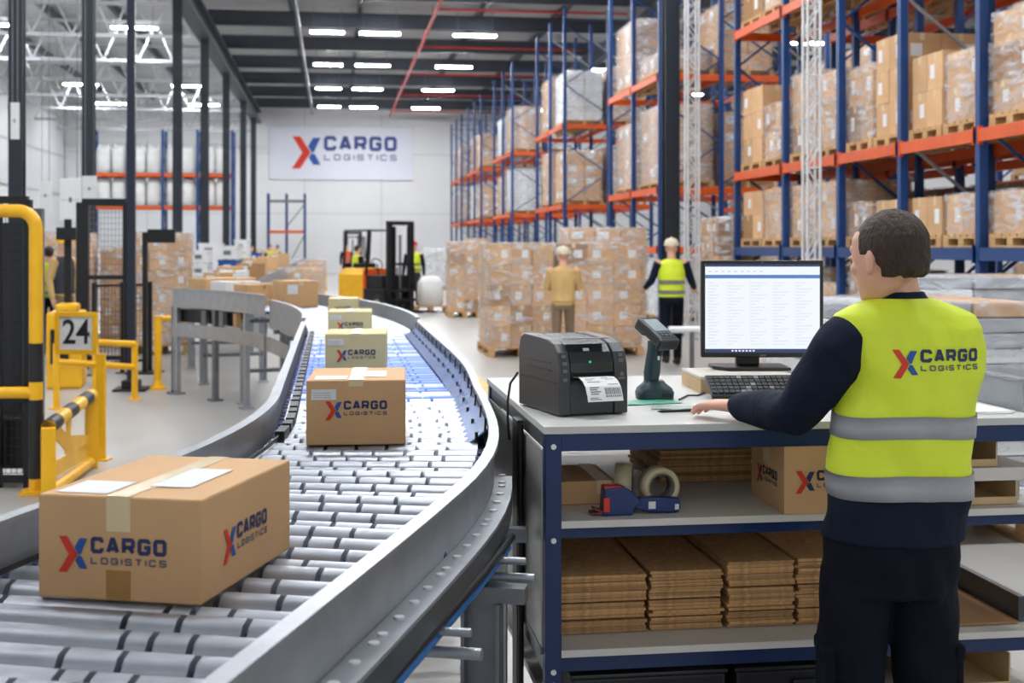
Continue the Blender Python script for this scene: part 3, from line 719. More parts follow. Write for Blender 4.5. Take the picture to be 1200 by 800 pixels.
for k in range(7): b.box(x0 + .09 + k * .012, e * 1.2, z0 + .004, x0 + .097 + k * .012, e, z0 + .009, 3)
b.build('screen_content', [sb, sgy, sdk, scr], t)
b = MB(); b.box(-.008, -.001, hz - mh / 2 + .004, .012, .0, hz - mh / 2 + .01); b.build('badge', dl, t)
b = MB(); b.cyl((0, -.0012, hz + mh / 2 - .006), (0, 0, hz + mh / 2 - .006), .0025, 8); b.build('webcam', dl, t)
ox = (base - mp_).dot(RV)
b = MB(); b.box(ox - .04, .035, .012, ox + .04, .07, hz - .06); b.build('stand_neck', M['blackp'], t, bevel=.004)
b = MB(); b.prism([(-.125, .0), (-.085, -.075), (.13, -.075), (.13, .10), (-.125, .10)], 0, .011, lambda x, y, z: Vector((x + ox, y + .02, z))); b.build('stand_base', M['blackp'], t, bevel=.003)
kp = PZ(884, 469, BT); kr = rotx(R_(24))
t = thing('keyboard', 'black keyboard tilted against the riser in front of the monitor', 'keyboard', (kp.x, kp.y, BT + .002), -R_(5))
b = MB(); b.cbox(kr @ Vector((.01, .065, .008)), (.285, .13, .014), rot=kr); b.build('keyboard_body', M['blackp'], t, bevel=.003)
b = MB(); rnd.seed(3)
for r in range(5):
    for c in range(15):
        b.cbox(kr @ Vector((-.122 + .0185 * c, .02 + .0215 * r, .018)), (.015, .017, .006), 1 if rnd.random() < .12 else 0, rot=kr)
b.build('keys', [mat('key_black', (38, 39, 42), .5), mat('key_grey', (120, 122, 126), .5)], t)
b = MB(); b.box(-.10, .055, 0, .11, .085, .022); b.build('tilt_foot', M['blackp'], t)

# ------------------------------------------------------------------ small things on the top
p = PZ(793, 484, BT); b = MB(); b.cyl((-.045, 0, .0062), (.045, .008, .0062), .0045, 8); b.cyl((-.057, -.001, .0062), (-.045, 0, .0062), .001, 8, r2=.0045)
t = thing('pen', 'black pen lying on the bench top beside the scanner', 'pen', (p.x, p.y, BT), 0); b.build('barrel', M['blackp'], t)
b = MB(); b.box(.02, .004, .0105, .048, .0075, .0125); b.build('clip', M['galv'], t)
gm = mat('green_film', (110, 196, 166), .3, 0, .1, 8)
for px, py, w, rz, lb in ((757, 472, .20, .2, 'thin pale green plastic sheet lying on the bench by the scanner'), (800, 478, .18, -.3, 'clear greenish sheet lying on the bench near the pen')):
    p = PZ(px, py, BT); b = MB()
    for i in range(6): b.add([(-w / 2 + w / 6 * i, -.05, .0012 + .0012 * (i % 2)), (-w / 2 + w / 6 * (i + 1), -.05, .0012 + .0012 * ((i + 1) % 2)), (-w / 2 + w / 6 * (i + 1), .05, .0012 + .0012 * ((i + 1) % 2)), (-w / 2 + w / 6 * i, .05, .0012 + .0012 * (i % 2))], [(0, 1, 2, 3)])
    o = b.build('plastic_sheet', gm if px < 780 else mat('clear_sheet', (196, 214, 206), .25), None, (p.x, p.y, BT + .0005), rz); sd = o.modifiers.new('s', 'SOLIDIFY'); sd.thickness = .0006; sd.offset = 1
    tag(o, lb, 'plastic sheet')
b = MB(); b.tube([PZ(796, 468, BT + .004), PZ(806, 463, BT + .004), PZ(818, 463, BT + .004), PZ(826, 460, BT + .004), PZ(836, 459, BT + .004)], .003, 6)
tag(b.build('usb_cable', M['blackp']), 'short black cable lying on the bench between scanner and riser', 'cable')
p = PZ(1166, 479, BT); b = MB()
for i in range(4): b.cbox((.004 * (i % 2), .003 * i, .001 + .0014 * i), (.19, .26, .0012), rot=rotz(.03 * i - .06))
o = b.build('paper_stack', M['paper'], None, (p.x - .10, p.y + .02, BT + .001), R_(2)); tag(o, 'few white paper sheets on the bench behind the worker\'s right elbow', 'paper')

# ------------------------------------------------------------------ middle shelf
SZ = .945
def shelf_at(px, py, z=SZ): p = PZ(px, py, z); return p
p = shelf_at(690, 592); t = thing('carton', 'flat low brown carton lying at the left end of the middle shelf', 'box', (p.x + .045, p.y + .15, SZ + .001), 0)
b = MB(); b.box(-.125, -.14, 0, .035, .14, .066); b.build('box_body', M['carton'], t, bevel=.003)
b = MB(); b.box(-.02, -.1412, .03, .02, .1412, .0672); b.build('tape', M['tape'], t)
def tape_roll(label, px, py, rz, lean=0):
    p = shelf_at(px, py); R1, R0, h = .054, .039, .048
    t = thing('tape_roll', label, 'tape roll', (p.x, p.y, SZ + R1 + .0015), rz, None)
    b = MB(); b.lathe([(R0, -h / 2), (R1, -h / 2), (R1, h / 2), (R0, h / 2)], n=36, axis='y', closed=True); b.build('tape_wound', mat('cream_tape', (222, 208, 172), .3, 0, .04, 20), t)
    b = MB(); b.lathe([(R0 - .004, -h / 2 - .001), (R0 - .0005, -h / 2 - .001), (R0 - .0005, h / 2 + .001), (R0 - .004, h / 2 + .001)], n=36, axis='y', closed=True); b.build('core', mat('grey_core', (120, 116, 108), .7), t)
    return t
tape_roll('cream tape roll standing edge on behind the blue dispenser', 731, 587, R_(74))
tape_roll('cream tape roll showing its open ring, behind the dispenser handle', 772, 592, R_(8))
p = shelf_at(706, 605); t = thing('tape_dispenser', 'blue and red handheld tape dispenser on the middle shelf', 'tape dispenser', (p.x, p.y + .02, SZ + .001), R_(2))
bl = mat('dispenser_blue', (16, 44, 104), .35, 0, .06, 10)
b = MB(); b.prism([(0, 0), (.082, 0), (.092, .02), (.11, .035), (.085, .062), (.06, .078), (.005, .074)], -.024, .024, lambda x, z, y: Vector((x, y, z))); b.build('dispenser_body', bl, t, bevel=.004)
b = MB(); b.prism([(.085, .016), (.13, .004), (.215, .0), (.222, .012), (.22, .04), (.16, .045), (.105, .045)], -.016, .016, lambda x, z, y: Vector((x, y, z))); b.build('handle', bl, t, bevel=.005)
b = MB(); b.box(.001, -.0275, .012, .018, -.024, .05); b.build('logo_patch', M['inkred'], t, bevel=.001)
b = MB(); b.box(-.03, -.02, .004, .004, .02, .010); b.cbox((-.008, 0, .014), (.03, .04, .006), rot=roty(R_(20))); b.build('cutter', mat('dark_red', (110, 30, 36), .4), t)
b = MB(); b.box(.13, -.0172, .014, .15, -.016, .034); b.box(.205, -.0172, .01, .216, -.016, .025); b.build('sticker', M['label'], t)
b = MB(); b.box(.005, -.02, .072, .055, .02, .080); b.build('roller_bar', M['red'], t, bevel=.002)
# flat sheets lying on the middle shelf behind, and the open printed carton
def sheet_mesh(w, d, th):
    b = MB(); b.box(-w / 2, -d / 2, 0, w / 2, d / 2, th); me = b.mesh('sheet', [M['flute']]); return me
def sheet_stack(x, y, z, w, d, n, th, label, group, sd=1, gaps=()):
    r = random.Random(sd); me = sheet_mesh(w, d, th)
    me2 = me; zz = z
    for i in range(n):
        if i in gaps: zz += .004
        o = link('cardboard_sheet', me, None, (x + r.uniform(-.005, .005), y + r.uniform(-.006, .006), zz), r.uniform(-.008, .008))
        tag(o, label, 'cardboard', group); zz += th + .0007
    return zz
c = shelf_at(800, 577); sheet_stack(c.x + .12, c.y + .36, SZ + .001, .30, .40, 12, .0075, 'flat brown cardboard sheet in the low pile at the back of the middle shelf', 'flat sheets on the middle shelf', 5)
cl = shelf_at(919, 603)
t = thing('carton', 'open printed brown carton on the middle shelf in front of the worker', 'box', (cl.x, cl.y, SZ + .001), R_(-1))
w, d, h, th = .33, .29, .185, .004
b = MB(); b.box(0, 0, 0, w, th, h); b.box(0, d - th, 0, w, d, h); b.box(0, th, 0, th, d - th, h); b.box(w - th, th, 0, w, d - th, h); b.box(th, th, 0, w - th, d - th, th); b.build('box_body', M['carton'], t)
b = MB(); b.cbox((w / 2, d + .05, h + .02), (w - .01, .12, th), rot=rotx(R_(25))); b.build('flap', M['cartond'], t)
b = MB(); b.box(-.0012, d * .42, h * .62, 0, d * .62, h + .001); b.build('tape', M['tape'], t)
lm2 = [M['inkred'], mat('logo_dark_blue', (36, 54, 92), .6), mat('logo_black', (44, 44, 52), .6), M['inkgrey']]
logo_on(t, .062, (w * .40, -.0016, h * .47), 0, lm2); logo_on(t, .056, (-.0016, d * .5, h * .42), -PI / 2, lm2)
b = MB(); b.cbox((.12, .13, h - .03), (.14, .10, .03), rot=rotz(.4)); b.cbox((.24, .15, h - .04), (.10, .12, .04), rot=rotz(-.3)); o = b.build('paper_wrap', M['paper'], None, (cl.x, cl.y, SZ + .001), R_(-1), bevel=.006)
tag(o, 'crumpled white packing paper inside the open printed carton', 'packing paper')

# ------------------------------------------------------------------ bottom shelf: flat cartons in four stacks
S2 = .602
a = PZ(657, 740, S2); c = PZ(1000, 728, S2); yf = BY0 + .125
xs = [(657, 757, 'leftmost'), (759, 850, 'second'), (853, 938, 'third'), (940, 990, 'fourth')]
names = ['flat brown carton in the stack beside the blue leg, bottom shelf', 'flat brown carton in the second stack from the blue leg, bottom shelf', 'flat brown carton in the third and taller stack, bottom shelf', 'flat brown carton in the stack next to the worker, bottom shelf']
cnt = [17, 18, 20, 20]; ths = [.0082, .0080, .0082, .0082]
for k, (p0, p1, w_) in enumerate(xs):
    A = PZ(p0, 738, S2); B_ = PZ(p1, 736, S2); x0 = A.x if k else BX0 + LW + .012; x1 = B_.x if k < 3 else B_.x + .10
    if k == 1: x0 += .0
    sheet_stack((x0 + x1) / 2, yf + .26 + (.005 if k % 2 else 0), S2 + .0005, x1 - x0 - .014, .50, cnt[k], ths[k], names[k], 'flat cartons on the bottom shelf, %s stack' % w_, 11 + k, gaps=(4, 9) if k < 2 else (5, 12))
for x, lb in ((1.60, 'single flat sheet of board on the bottom shelf just past the worker'), (1.83, 'single flat sheet of board at the far right end of the bottom shelf')):
    b = MB(); b.box(-.11, -.30, 0, .11, .30, .006); o = b.build('cardboard_sheet', M['cartond'], None, (x, BY0 + .36, S2 + .0005), 0); tag(o, lb, 'cardboard')
b = MB(); b.box(0, 0, 0, .02, .95, .07); o = b.build('metal_strip', M['galv2'], None, (1.951, BY0 + .08, S2 + .001), 0); tag(o, 'grey metal strip along the right end of the bottom shelf', 'metal strip')
for x, lb in ((.64, 'low black box added as shade under the bottom shelf beside the blue leg'), (1.10, 'low black box added as shade under the bottom shelf in front of the worker')):
    t = thing('shade_box', lb, 'box', (x, BY0 + .045, .4215), 0)  # added black filler standing in for the deep shade under the bench
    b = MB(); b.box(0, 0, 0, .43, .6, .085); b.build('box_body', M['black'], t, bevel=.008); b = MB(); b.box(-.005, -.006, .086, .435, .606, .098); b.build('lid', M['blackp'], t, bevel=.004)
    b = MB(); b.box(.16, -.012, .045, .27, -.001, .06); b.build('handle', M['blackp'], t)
# ------------------------------------------------------------------ small parts bins at the right end
b = MB(); b.box(1.58, BY0 + .03, 1.038, BX1 - .045, BY1 - .3, 1.052); b.box(1.58, BY0 + .03, 1.016, BX1 - .045, BY0 + .04, 1.038)
for y in (BY0 + .1, BY1 - .4):
    for x in (1.59, BX1 - .07): b.box(x, y, SZ, x + .015, y + .02, 1.038)
o = b.build('bin_shelf', M['shelf']); o.location.z = .0015; tag(o, 'short raised shelf between the parts bins at the right end of the bench', 'shelf')
def bin_(label, x, z, h):
    t = thing('parts_bin', label, 'bin', (x, BY0 + .05, z), 0, 'open bins at the right end of the bench')
    w, d, th = .27, .34, .005; b = MB(); b.box(0, 0, 0, w, d, th); b.box(0, d - th, th, w, d, h); b.box(0, 0, th, th, d - th, h); b.box(w - th, 0, th, w, d - th, h); b.box(th, 0, th, w - th, th, .02); b.build('bin_body', M['ply'], t)
    b = MB(); b.box(w, .01, h * .25, w + .002, .07, h * .8); b.build('label_card', M['label'], t)
bin_('open board bin directly under the bench top at its right end', 1.60, 1.055, .068)
bin_('open board bin on the middle shelf under the raised shelf', 1.66, SZ + .002, .064)
bin_('open board bin under the bottom shelf beside the worker\'s leg', 1.64, .422, .10)
# ------------------------------------------------------------------ people
def head_parts(b, hb, Mx, hair=True, cap=False):           # b: body mesh, hb: hair mesh; Mx places a head whose cranium centre is the origin, facing +y
    q = MB()
    q.ell((0, -.010, .002), (.0725, .091, .087), 24)
    q.loft([((0, cy, z), (hx, 0, 0), (0, hy, 0)) for z, cy, hx, hy in ((.05, .008, .060, .074), (.03, .012, .069, .080), (-.01, .014, .0695, .080), (-.04, .016, .067, .076), (-.07, .021, .060, .066), (-.095, .031, .051, .055), (-.113, .042, .040, .043), (-.124, .050, .024, .027))], 28)
    q.ell((0, .080, .008), (.046, .016, .016), 18)          # brow
    q.loft([((0, .088, -.018), (.008, 0, 0), (0, .010, 0)), ((0, .096, -.035), (.011, 0, 0), (0, .014, 0)), ((0, .099, -.052), (.016, 0, 0), (0, .017, 0)), ((0, .092, -.058), (.012, 0, 0), (0, .012, 0))], 12)
    q.ell((0, .086, -.082), (.024, .012, .007), 12); q.ell((0, .084, -.092), (.021, .012, .007), 12)
    for s in (-1, 1):
        q.ell((s * .040, .062, -.040), (.022, .020, .018), 12)
        q.ell((s * .0755, -.006, -.028), (.0075, .0165, .029), 14, rot=rotz(s * .42)); q.ell((s * .073, .000, -.048), (.007, .010, .012), 10)
        q.ell((s * .031, .088, -.012), (.014, .007, .006), 10)
    b.join(q, Mx)
    if hb is not None:
        h = MB(); h.ell((0, -.013, .010), (.0775, .0955, .0895), 28); h.loft([((0, cy, z), (hx, 0, 0), (0, hy, 0)) for z, cy, hx, hy in ((.03, -.020, .0755, .086), (-.01, -.026, .073, .081), (-.035, -.032, .068, .073), (-.058, -.038, .060, .061), (-.078, -.042, .051, .051))], 24)
        hb.join(h, Mx)
def hair_fn(Mx):
    inv = Mx.inverted()
    def f(co):
        p = inv @ co
        front = max(0, min(1, (p.y - .052 + max(0, p.z - .03) * -.9) / .014)) if p.z < .078 else 0
        sideb = max(0, min(1, (p.y + .018) / .012)) * max(0, min(1, (-.008 - p.z) / .012))
        nape = max(0, min(1, (-.058 + .006 * math.sin(p.x * 130) - p.z) / .026))
        lowside = max(0, min(1, (-.030 - p.z) / .03)) * max(0, min(1, (abs(p.x) - .048) / .015)) * .5
        w = max(front, sideb, nape, lowside)
        k = 1 - .16 * w
        n = 1 + .012 * math.sin(p.x * 190 + p.z * 60) * math.sin(p.y * 150 - p.z * 90)
        return Mx @ Vector((p.x * k * n, p.y * k * n + .0, p.z * k * n))
    return f
def hand(b, wrist, fwd, side, up, s=1.0, curl=.35, thumb=1):   # side: towards the thumb
    W = Vector(wrist); f = Vector(fwd).normalized(); sd = Vector(side).normalized(); u = Vector(up).normalized()
    b.loft([(W - f * .02 * s, sd * .026 * s, u * .019 * s), (W + f * .012 * s, sd * .030 * s, u * .018 * s), (W + f * .05 * s, sd * .041 * s, u * .016 * s), (W + f * .085 * s, sd * .042 * s, u * .014 * s), (W + f * .097 * s, sd * .036 * s, u * .010 * s)], 16)
    for i, (o, ln) in enumerate(((.031, .072), (.011, .080), (-.010, .075), (-.030, .058))):
        p = W + f * .082 * s + sd * o * s; pts = [p]; a = curl * .4; spread = (o * .9)
        for j, part in enumerate((.46, .30, .24)):
            d = (f * math.cos(a) - u * math.sin(a) + sd * spread).normalized(); p = p + d * ln * part * s; pts.append(p.copy()); a += curl
        b.limb(pts, [.0098 * s, .0092 * s, .0082 * s, .0068 * s], 8)
    p = W + f * .022 * s + sd * .026 * s; pts = [p, p + (f * .55 + sd * .8 - u * .2).normalized() * .035 * s]
    pts.append(pts[-1] + (f * .85 + sd * .45 - u * .25).normalized() * .030 * s); pts.append(pts[-1] + (f * .97 + sd * .15 - u * .25).normalized() * .022 * s)
    b.limb(pts, [.014 * s, .0115 * s, .010 * s, .0078 * s], 8)
def shoe_mb(heel, fwd, s=1.0):
    f = Vector(fwd).normalized(); r = f.cross(UP); h = Vector((heel[0], heel[1], 0)); b = MB()
    secs = []
    for t_, w, z in ((-.075, .028, .045), (-.06, .038, .055), (.0, .040, .052), (.06, .044, .038), (.12, .048, .030), (.17, .040, .024), (.19, .022, .018)):
        secs.append((h + f * t_ * s + UP * z, r * w * s, UP * z * .96))
    return b.loft(secs, 14, e=.75)

# ---- the worker at the bench (seen from behind)
FC = PD(1045, 288, 3.12); FX, FY = FC.x, FC.y
ORG = Vector((FX, FY, 0))
def L_(v): return Vector(v) - ORG
wk = thing('person', 'worker in yellow vest with printed back, seen from behind, left forearm on the bench', 'person', tuple(ORG))
ROWS = [(343, 1054, 24, .052), (349, 1056, 34, .062), (357, 1057, 56, .075), (368, 1059, 78, .088), (382, 1061, 86, .102), (403, 1064, 85, .116), (440, 1066, 80, .127), (480, 1059, 79, .127), (520, 1055, 81, .126), (560, 1053, 80, .126), (579, 1053, 79, .128), (603, 1050, 78, .126), (628, 1046, 79, .128), (660, 1041, 80, .128), (690, 1040, 79, .125)]
DW = 3.12
def sect(y):
    for a, c in zip(ROWS, ROWS[1:]):
        if a[0] <= y <= c[0]:
            k = (y - a[0]) / (c[0] - a[0]); return [a[i] + (c[i] - a[i]) * k for i in range(4)]
    return list(ROWS[-1] if y > ROWS[-1][0] else ROWS[0])
def ring(y, gx=0.0, gd=0.0, dd_=0.0):
    _, cx, hw, dp = sect(y); return (L_(PD(cx, y, DW + dd_)), RV * (hw * DW / FPX + gx), FV * (dp + gd))
HR = Matrix.Translation(L_(PD(1041, 293, 3.10))) @ Matrix.Rotation(-YAW + R_(33), 4, 'Z') @ Matrix.Rotation(R_(-5), 4, 'X')
sh_l, el_l, wr_l = L_(PD(986, 408, 3.10)), L_(PD(930, 484, 3.20)), L_(PD(869, 477, 3.47))
mid_l = L_(PD(958, 450, 3.13)); fm_l = L_(PD(900, 480, 3.33))
sh_r, el_r, wr_r = L_(PD(1112, 410, 3.14)), L_(PD(1119, 472, 3.20)), L_(PD(1075, 456, 3.44))
hipL, hipR = L_(PD(1003, 672, 3.12)), L_(PD(1080, 672, 3.12))
def pz_(px, z, d): v = PD(px, HOR, d); v.z = z; return L_(v)
knL, knR, anL, anR = pz_(994, .48, 3.08), pz_(1088, .48, 3.10), pz_(992, .09, 3.14), pz_(1094, .09, 3.16)
bd = MB(); hb = MB(); head_parts(bd, hb, HR)
bd.limb([L_(PD(1046, 318, 3.125)), L_(PD(1052, 350, 3.14)), L_(PD(1055, 385, 3.14))], [.054, .056, .070], 20)
bd.loft([ring(y, -.02, -.02) for y in (372, 400, 440, 480, 520, 560, 600, 640, 680)], 20)
bd.limb([sh_l, mid_l, el_l, fm_l, wr_l], [.05, .045, .036, .034, .026]); bd.limb([sh_r, el_r, wr_r], [.05, .038, .027])
for hp, kn, an in ((hipL, knL, anL), (hipR, knR, anR)):
    bd.limb([hp, kn, an], [.075, .052, .04]); bd.limb([an + Vector((0, 0, -.01)), an + FV * .13 + Vector((0, 0, -.05))], [.036, .028])
hz_ = BT + .018 - 0
wl = L_(PD(864, 479, 3.49)); wl.z = BT + .043
hand(bd, wl, -RV * .62 + FV * .78 - UP * .03, RV * .78 + FV * .62, UP, 1.02, .33)
hand(bd, wr_r + Vector((0, 0, .0)), -RV * .55 + FV * .8 + UP * .05, -RV * .8 - FV * .55, UP, 1.0, .35)
remesh(bd, .0042, 3, 'body', M['skin'], wk)
remesh(hb, .0045, 3, 'hair', M['hair'], wk, fn=hair_fn(HR))
sw = MB()
sw.loft([ring(y, -.006 if y < 575 else .007, -.006 if y < 575 else .007) for y in (343, 349, 357, 368, 382, 403, 440, 480, 520, 560, 579, 603, 622, 629)] , 28)
sw.limb([L_(PD(994, 398, 3.11)), sh_l + Vector((0, 0, -.01)), mid_l, el_l, fm_l, L_(PD(876, 477, 3.44)), wr_l], [.072, .074, .066, .058, .053, .044, .040], 20)
sw.limb([L_(PD(1106, 402, 3.12)), sh_r, (sh_r + el_r) / 2, el_r, (el_r + wr_r) / 2, wr_r], [.06, .062, .058, .054, .048, .040], 20)
sw.lathe([(.052, -.03), (.070, -.03), (.062, .014), (.053, .014)], L_(PD(1053, 347, 3.135)), 24, closed=True)
def fold(amp, f1=46, f2=30):
    def f(co):
        k = math.sin(co.z * f1 + co.x * f2 + math.sin(co.x * 17) * 2) * math.sin(co.x * 23 - co.z * 15 + co.y * 19)
        c = Vector((0, .06, co.z)); d = (co - c); d.z = 0
        return co + d.normalized() * amp * k if d.length > .001 else co
    return f
remesh(sw, .0065, 3, 'sweater', M['navy'], wk, fn=fold(.0048))
tr = MB(); tr.loft([ring(y, -.004, -.004) for y in (612, 628, 660, 690)], 28)
for hp, kn, an, sg in ((hipL, knL, anL, -1), (hipR, knR, anR, 1)):
    m1 = hp.lerp(kn, .45)
    tr.limb([hp + Vector((0, 0, .01)), m1, kn, kn.lerp(an, .5), an + Vector((0, 0, .0))], [.088, .082, .073, .070, .066], 20)
remesh(tr, .007, 3, 'trousers', M['trous'], wk, fn=fold(.007, 38, 20))
for kn, hp, sg in ((knL, hipL, -1), (knR, hipR, 1)):        # cargo pockets and back pockets
    b = MB(); c = hp.lerp(kn, .60) + RV * sg * .062; b.cbox(c, (.026, .12, .17), rot=rotz(-YAW)); b.cbox(c + RV * sg * .003 + Vector((0, 0, .070)), (.028, .124, .04), rot=rotz(-YAW)); b.build('cargo_pocket', M['trous'], wk, bevel=.012, seg=3)
for kn, an in ((knL, anL), (knR, anR)):
    shoe_mb(an + FV * .01, FV, 1.25).build('shoe', M['rubber'], wk)
vb = MB(); vb.loft([ring(y, .006, .006) for y in (349, 352, 357, 368, 382, 403, 440, 480, 520, 560, 576)], 40)
def vest_fn(co):
    return fold(.0055, 30, 20)(co)
vest = remesh(vb, .006, 3, 'vest', M['vest'], wk, fn=vest_fn)
for y0, y1 in ((482, 507), (549, 577)):
    b = MB(); n = 56; ys = [y0, (y0 + y1) / 2, y1]; rings = []
    for gx in (.0095, .0065):
        for y in ys:
            c, u, v = ring(y, gx, gx); rings.append([c + u * math.cos(2 * PI * j / n) + v * math.sin(2 * PI * j / n) + Vector((0, 0, .004 * math.sin(2 * PI * j / n * 3))) for j in range(n)])
    vs_ = [p for r in rings for p in r]; fs = []
    for a in (0, 1, 3, 4): fs += [(a * n + j, a * n + (j + 1) % n, (a + 1) * n + (j + 1) % n, (a + 1) * n + j) for j in range(n)]
    for a, c in ((0, 3), (2, 5)): fs += [(a * n + j, a * n + (j + 1) % n, c * n + (j + 1) % n, c * n + j) for j in range(n)]
    b.add([vest_fn(p) for p in vs_], fs, 0, True); b.build('reflective_band', M['refl'], wk)
# print on the back
bpy.context.view_layer.update()
bv = BVHTree.FromObject(vest, bpy.context.evaluated_depsgraph_get())
lb = logo_mb(.066); bmx = bmesh.new(); me = lb.mesh('l', LM); bmx.from_mesh(me)
bmesh.ops.triangulate(bmx, faces=bmx.faces[:])
bmesh.ops.subdivide_edges(bmx, edges=[e for e in bmx.edges if e.calc_length() > .015], cuts=3)
Ml = Matrix.Translation(L_(PD(1080, 421, DW)) - FV * .6) @ Matrix.Rotation(-YAW, 4, 'Z')
for v in bmx.verts:
    p = Ml @ v.co; hit = bv.ray_cast(p, FV)
    if hit[0] is not None: v.co = hit[0] - FV * .0022
bmx.to_mesh(me); bmx.free(); lo = link('logo', me, wk)

# ---- people further away: built once per person, standing at the origin, facing -y
def figure(label, loc, rz, H=1.76, vest='vest', jacket='navy', trous='trous', head='hair', walk_=.0, arms='down', voxel=.012, bands=True, headcol=None, group=None, rootz=0.0):
    t = thing('person', label, 'person', (loc[0], loc[1], rootz), rz, group); k = H / 1.76
    V = lambda x, y, z: Vector((x, y, z)) * k
    st = walk_
    hips = {-1: V(-.09, 0, .92), 1: V(.09, 0, .92)}
    kn = {-1: V(-.10, -.10 * st * 2.2 - .02, .49), 1: V(.10, .12 * st - .02, .50)}
    an = {-1: V(-.10, -.30 * st, .085), 1: V(.10, .42 * st, .085 + .10 * st)}
    sh = {-1: V(-.185, 0, 1.43), 1: V(.185, 0, 1.43)}
    if arms == 'down': el = {-1: V(-.25, .03, 1.14), 1: V(.25, .03, 1.14)}; wr = {-1: V(-.27, -.05, .90), 1: V(.27, -.05, .90)}
    elif arms == 'out': el = {-1: V(-.28, -.02, 1.17), 1: V(.28, -.02, 1.17)}; wr = {-1: V(-.34, -.20, 1.08), 1: V(.34, -.20, 1.08)}
    else: el = {-1: V(-.24, -.06, 1.16), 1: V(.24, -.06, 1.16)}; wr = {-1: V(-.15, -.30, 1.14), 1: V(.15, -.30, 1.14)}
    HM = Matrix.Translation(V(0, -.02, 1.645)) @ Matrix.Rotation(PI, 4, 'Z') @ Matrix.Scale(k, 4)
    bd = MB(); hb = MB() if head == 'hair' else None; head_parts(bd, hb, HM)
    bd.limb([V(0, -.005, 1.60), V(0, 0, 1.47)], [.055 * k, .062 * k])
    T = lambda g: [(V(0, 0, z), V(w + g, 0, 0), V(0, d + g, 0)) for z, w, d in ((1.475, .07, .06), (1.45, .13, .08), (1.40, .185, .10), (1.28, .185, .115), (1.12, .165, .11), (1.0, .165, .115), (.90, .17, .12), (.84, .16, .11))]
    bd.loft(T(-.02), 20)
    for s in (-1, 1):
        bd.limb([sh[s], el[s], wr[s]], [.046 * k, .036 * k, .026 * k]); bd.limb([hips[s], kn[s], an[s]], [.075 * k, .05 * k, .04 * k])
        d = (wr[s] - el[s]).normalized(); u = Vector((s, 0, 0)); sd = d.cross(u)
        if arms == 'down': hand(bd, wr[s], d, Vector((0, -1, 0)), u, k, .3)
        else: hand(bd, wr[s], d, Vector((-s, 0, 0)), UP, k, .3)
    remesh(bd, voxel, 2, 'body', M['skin'], t)
    if head == 'hair': remesh(hb, max(.009, voxel * .8), 2, 'hair', M['hair'], t, fn=hair_fn(HM))
    else:
        b = MB(); prof = [(.108, -.004), (.104, .02), (.098, .05), (.080, .082), (.045, .103), (.004, .110)]
        b.lathe(prof, V(0, -.01, 1.665), 24); b.cbox(V(0, -.105, 1.668), (.15 * k, .09 * k, .010), rot=rotx(R_(8))); b.tube([V(0, -.10, 1.745), V(0, -.01, 1.778), V(0, .085, 1.745)], .010, 6)
        b.build('hard_hat', headcol or M['white'], t)
    sw = MB(); sw.loft(T(0.0)[:6] + [(V(0, 0, .9), V(.172, 0, 0), V(0, .122, 0))], 24)
    for s in (-1, 1): sw.limb([sh[s] * .97, sh[s], el[s], wr[s]], [.062 * k, .066 * k, .054 * k, .040 * k], 14)
    remesh(sw, voxel, 2, 'jacket', M[jacket], t)
    tr = MB(); tr.loft([(V(0, 0, z), V(w, 0, 0), V(0, d, 0)) for z, w, d in ((.98, .163, .112), (.92, .172, .12), (.84, .168, .115))], 20)
    for s in (-1, 1): tr.limb([hips[s] + V(0, 0, -.01), kn[s], an[s]], [.088 * k, .068 * k, .058 * k], 14)
    remesh(tr, voxel, 2, 'trousers', M[trous], t)
    for s in (-1, 1):
        sh_o = shoe_mb(an[s] + V(0, -.01, 0), (0, -1, 0), 1.1 * k).build('shoe', M['rubber'], t)
        if an[s].z > .1 * k: sh_o.location.z = an[s].z - .085 * k
    if vest:
        vb = MB(); vb.loft([(V(0, 0, z), V(w, 0, 0), V(0, d, 0)) for z, w, d in ((1.478, .08, .07), (1.455, .14, .092), (1.41, .178, .112), (1.28, .192, .127), (1.12, .178, .122), (1.0, .180, .128), (.95, .184, .132))], 28)
        ve = remesh(vb, voxel, 2, 'vest', M[vest], t)
        if bands:
            for z in (1.02, 1.16):
                b = MB(); n = 32; w, d = .184, .132
                vs_ = [V((w + g) * math.cos(2 * PI * j / n), (d + g) * math.sin(2 * PI * j / n), zz) for g in (0, .006) for zz in (z - .025, z + .025) for j in range(n)]
                fs = [(a * n + j, a * n + (j + 1) % n, (a + 1) * n + (j + 1) % n, (a + 1) * n + j) for a in (0, 2) for j in range(n)] + [(a * n + j, a * n + (j + 1) % n, (a + 2) * n + (j + 1) % n, (a + 2) * n + j) for a in (0, 1) for j in range(n)]
                b.add(vs_, fs, 0, True); b.build('reflective_band', M['refl'], ve)
    return t
mat('tan_cloth', (206, 172, 112), .8, 0, .06, 6); mat('khaki', (128, 108, 84), .8, 0, .1, 6); mat('slate_cloth', (52, 56, 64), .8, 0, .1, 6); mat('orange_vest', (226, 92, 40), .6, 0, .05, 5)
for k_, n_ in (('tan', 'tan_cloth'), ('khaki', 'khaki'), ('slate', 'slate_cloth'), ('ovest', 'orange_vest')): M[k_] = MATS[n_]
p = PZ(787, 428); figure('worker in hi-vis vest and pale cap walking away beside the carton pallets', (p.x, p.y), R_(172), 1.78, head='hard_hat', headcol=mat('tan_hat', (216, 206, 184), .5), walk_=.5, arms='out', voxel=.0105)
p = PD(660, 400, 17.9); figure('worker in tan vest and khaki trousers passing in front of the carton pallets', (p.x, p.y), R_(170), 1.66, vest='tan', jacket='tan', trous='khaki', head='hard_hat', headcol=mat('tan_hat', (216, 206, 184), .5), walk_=.3, arms='front', voxel=.0105, bands=False)
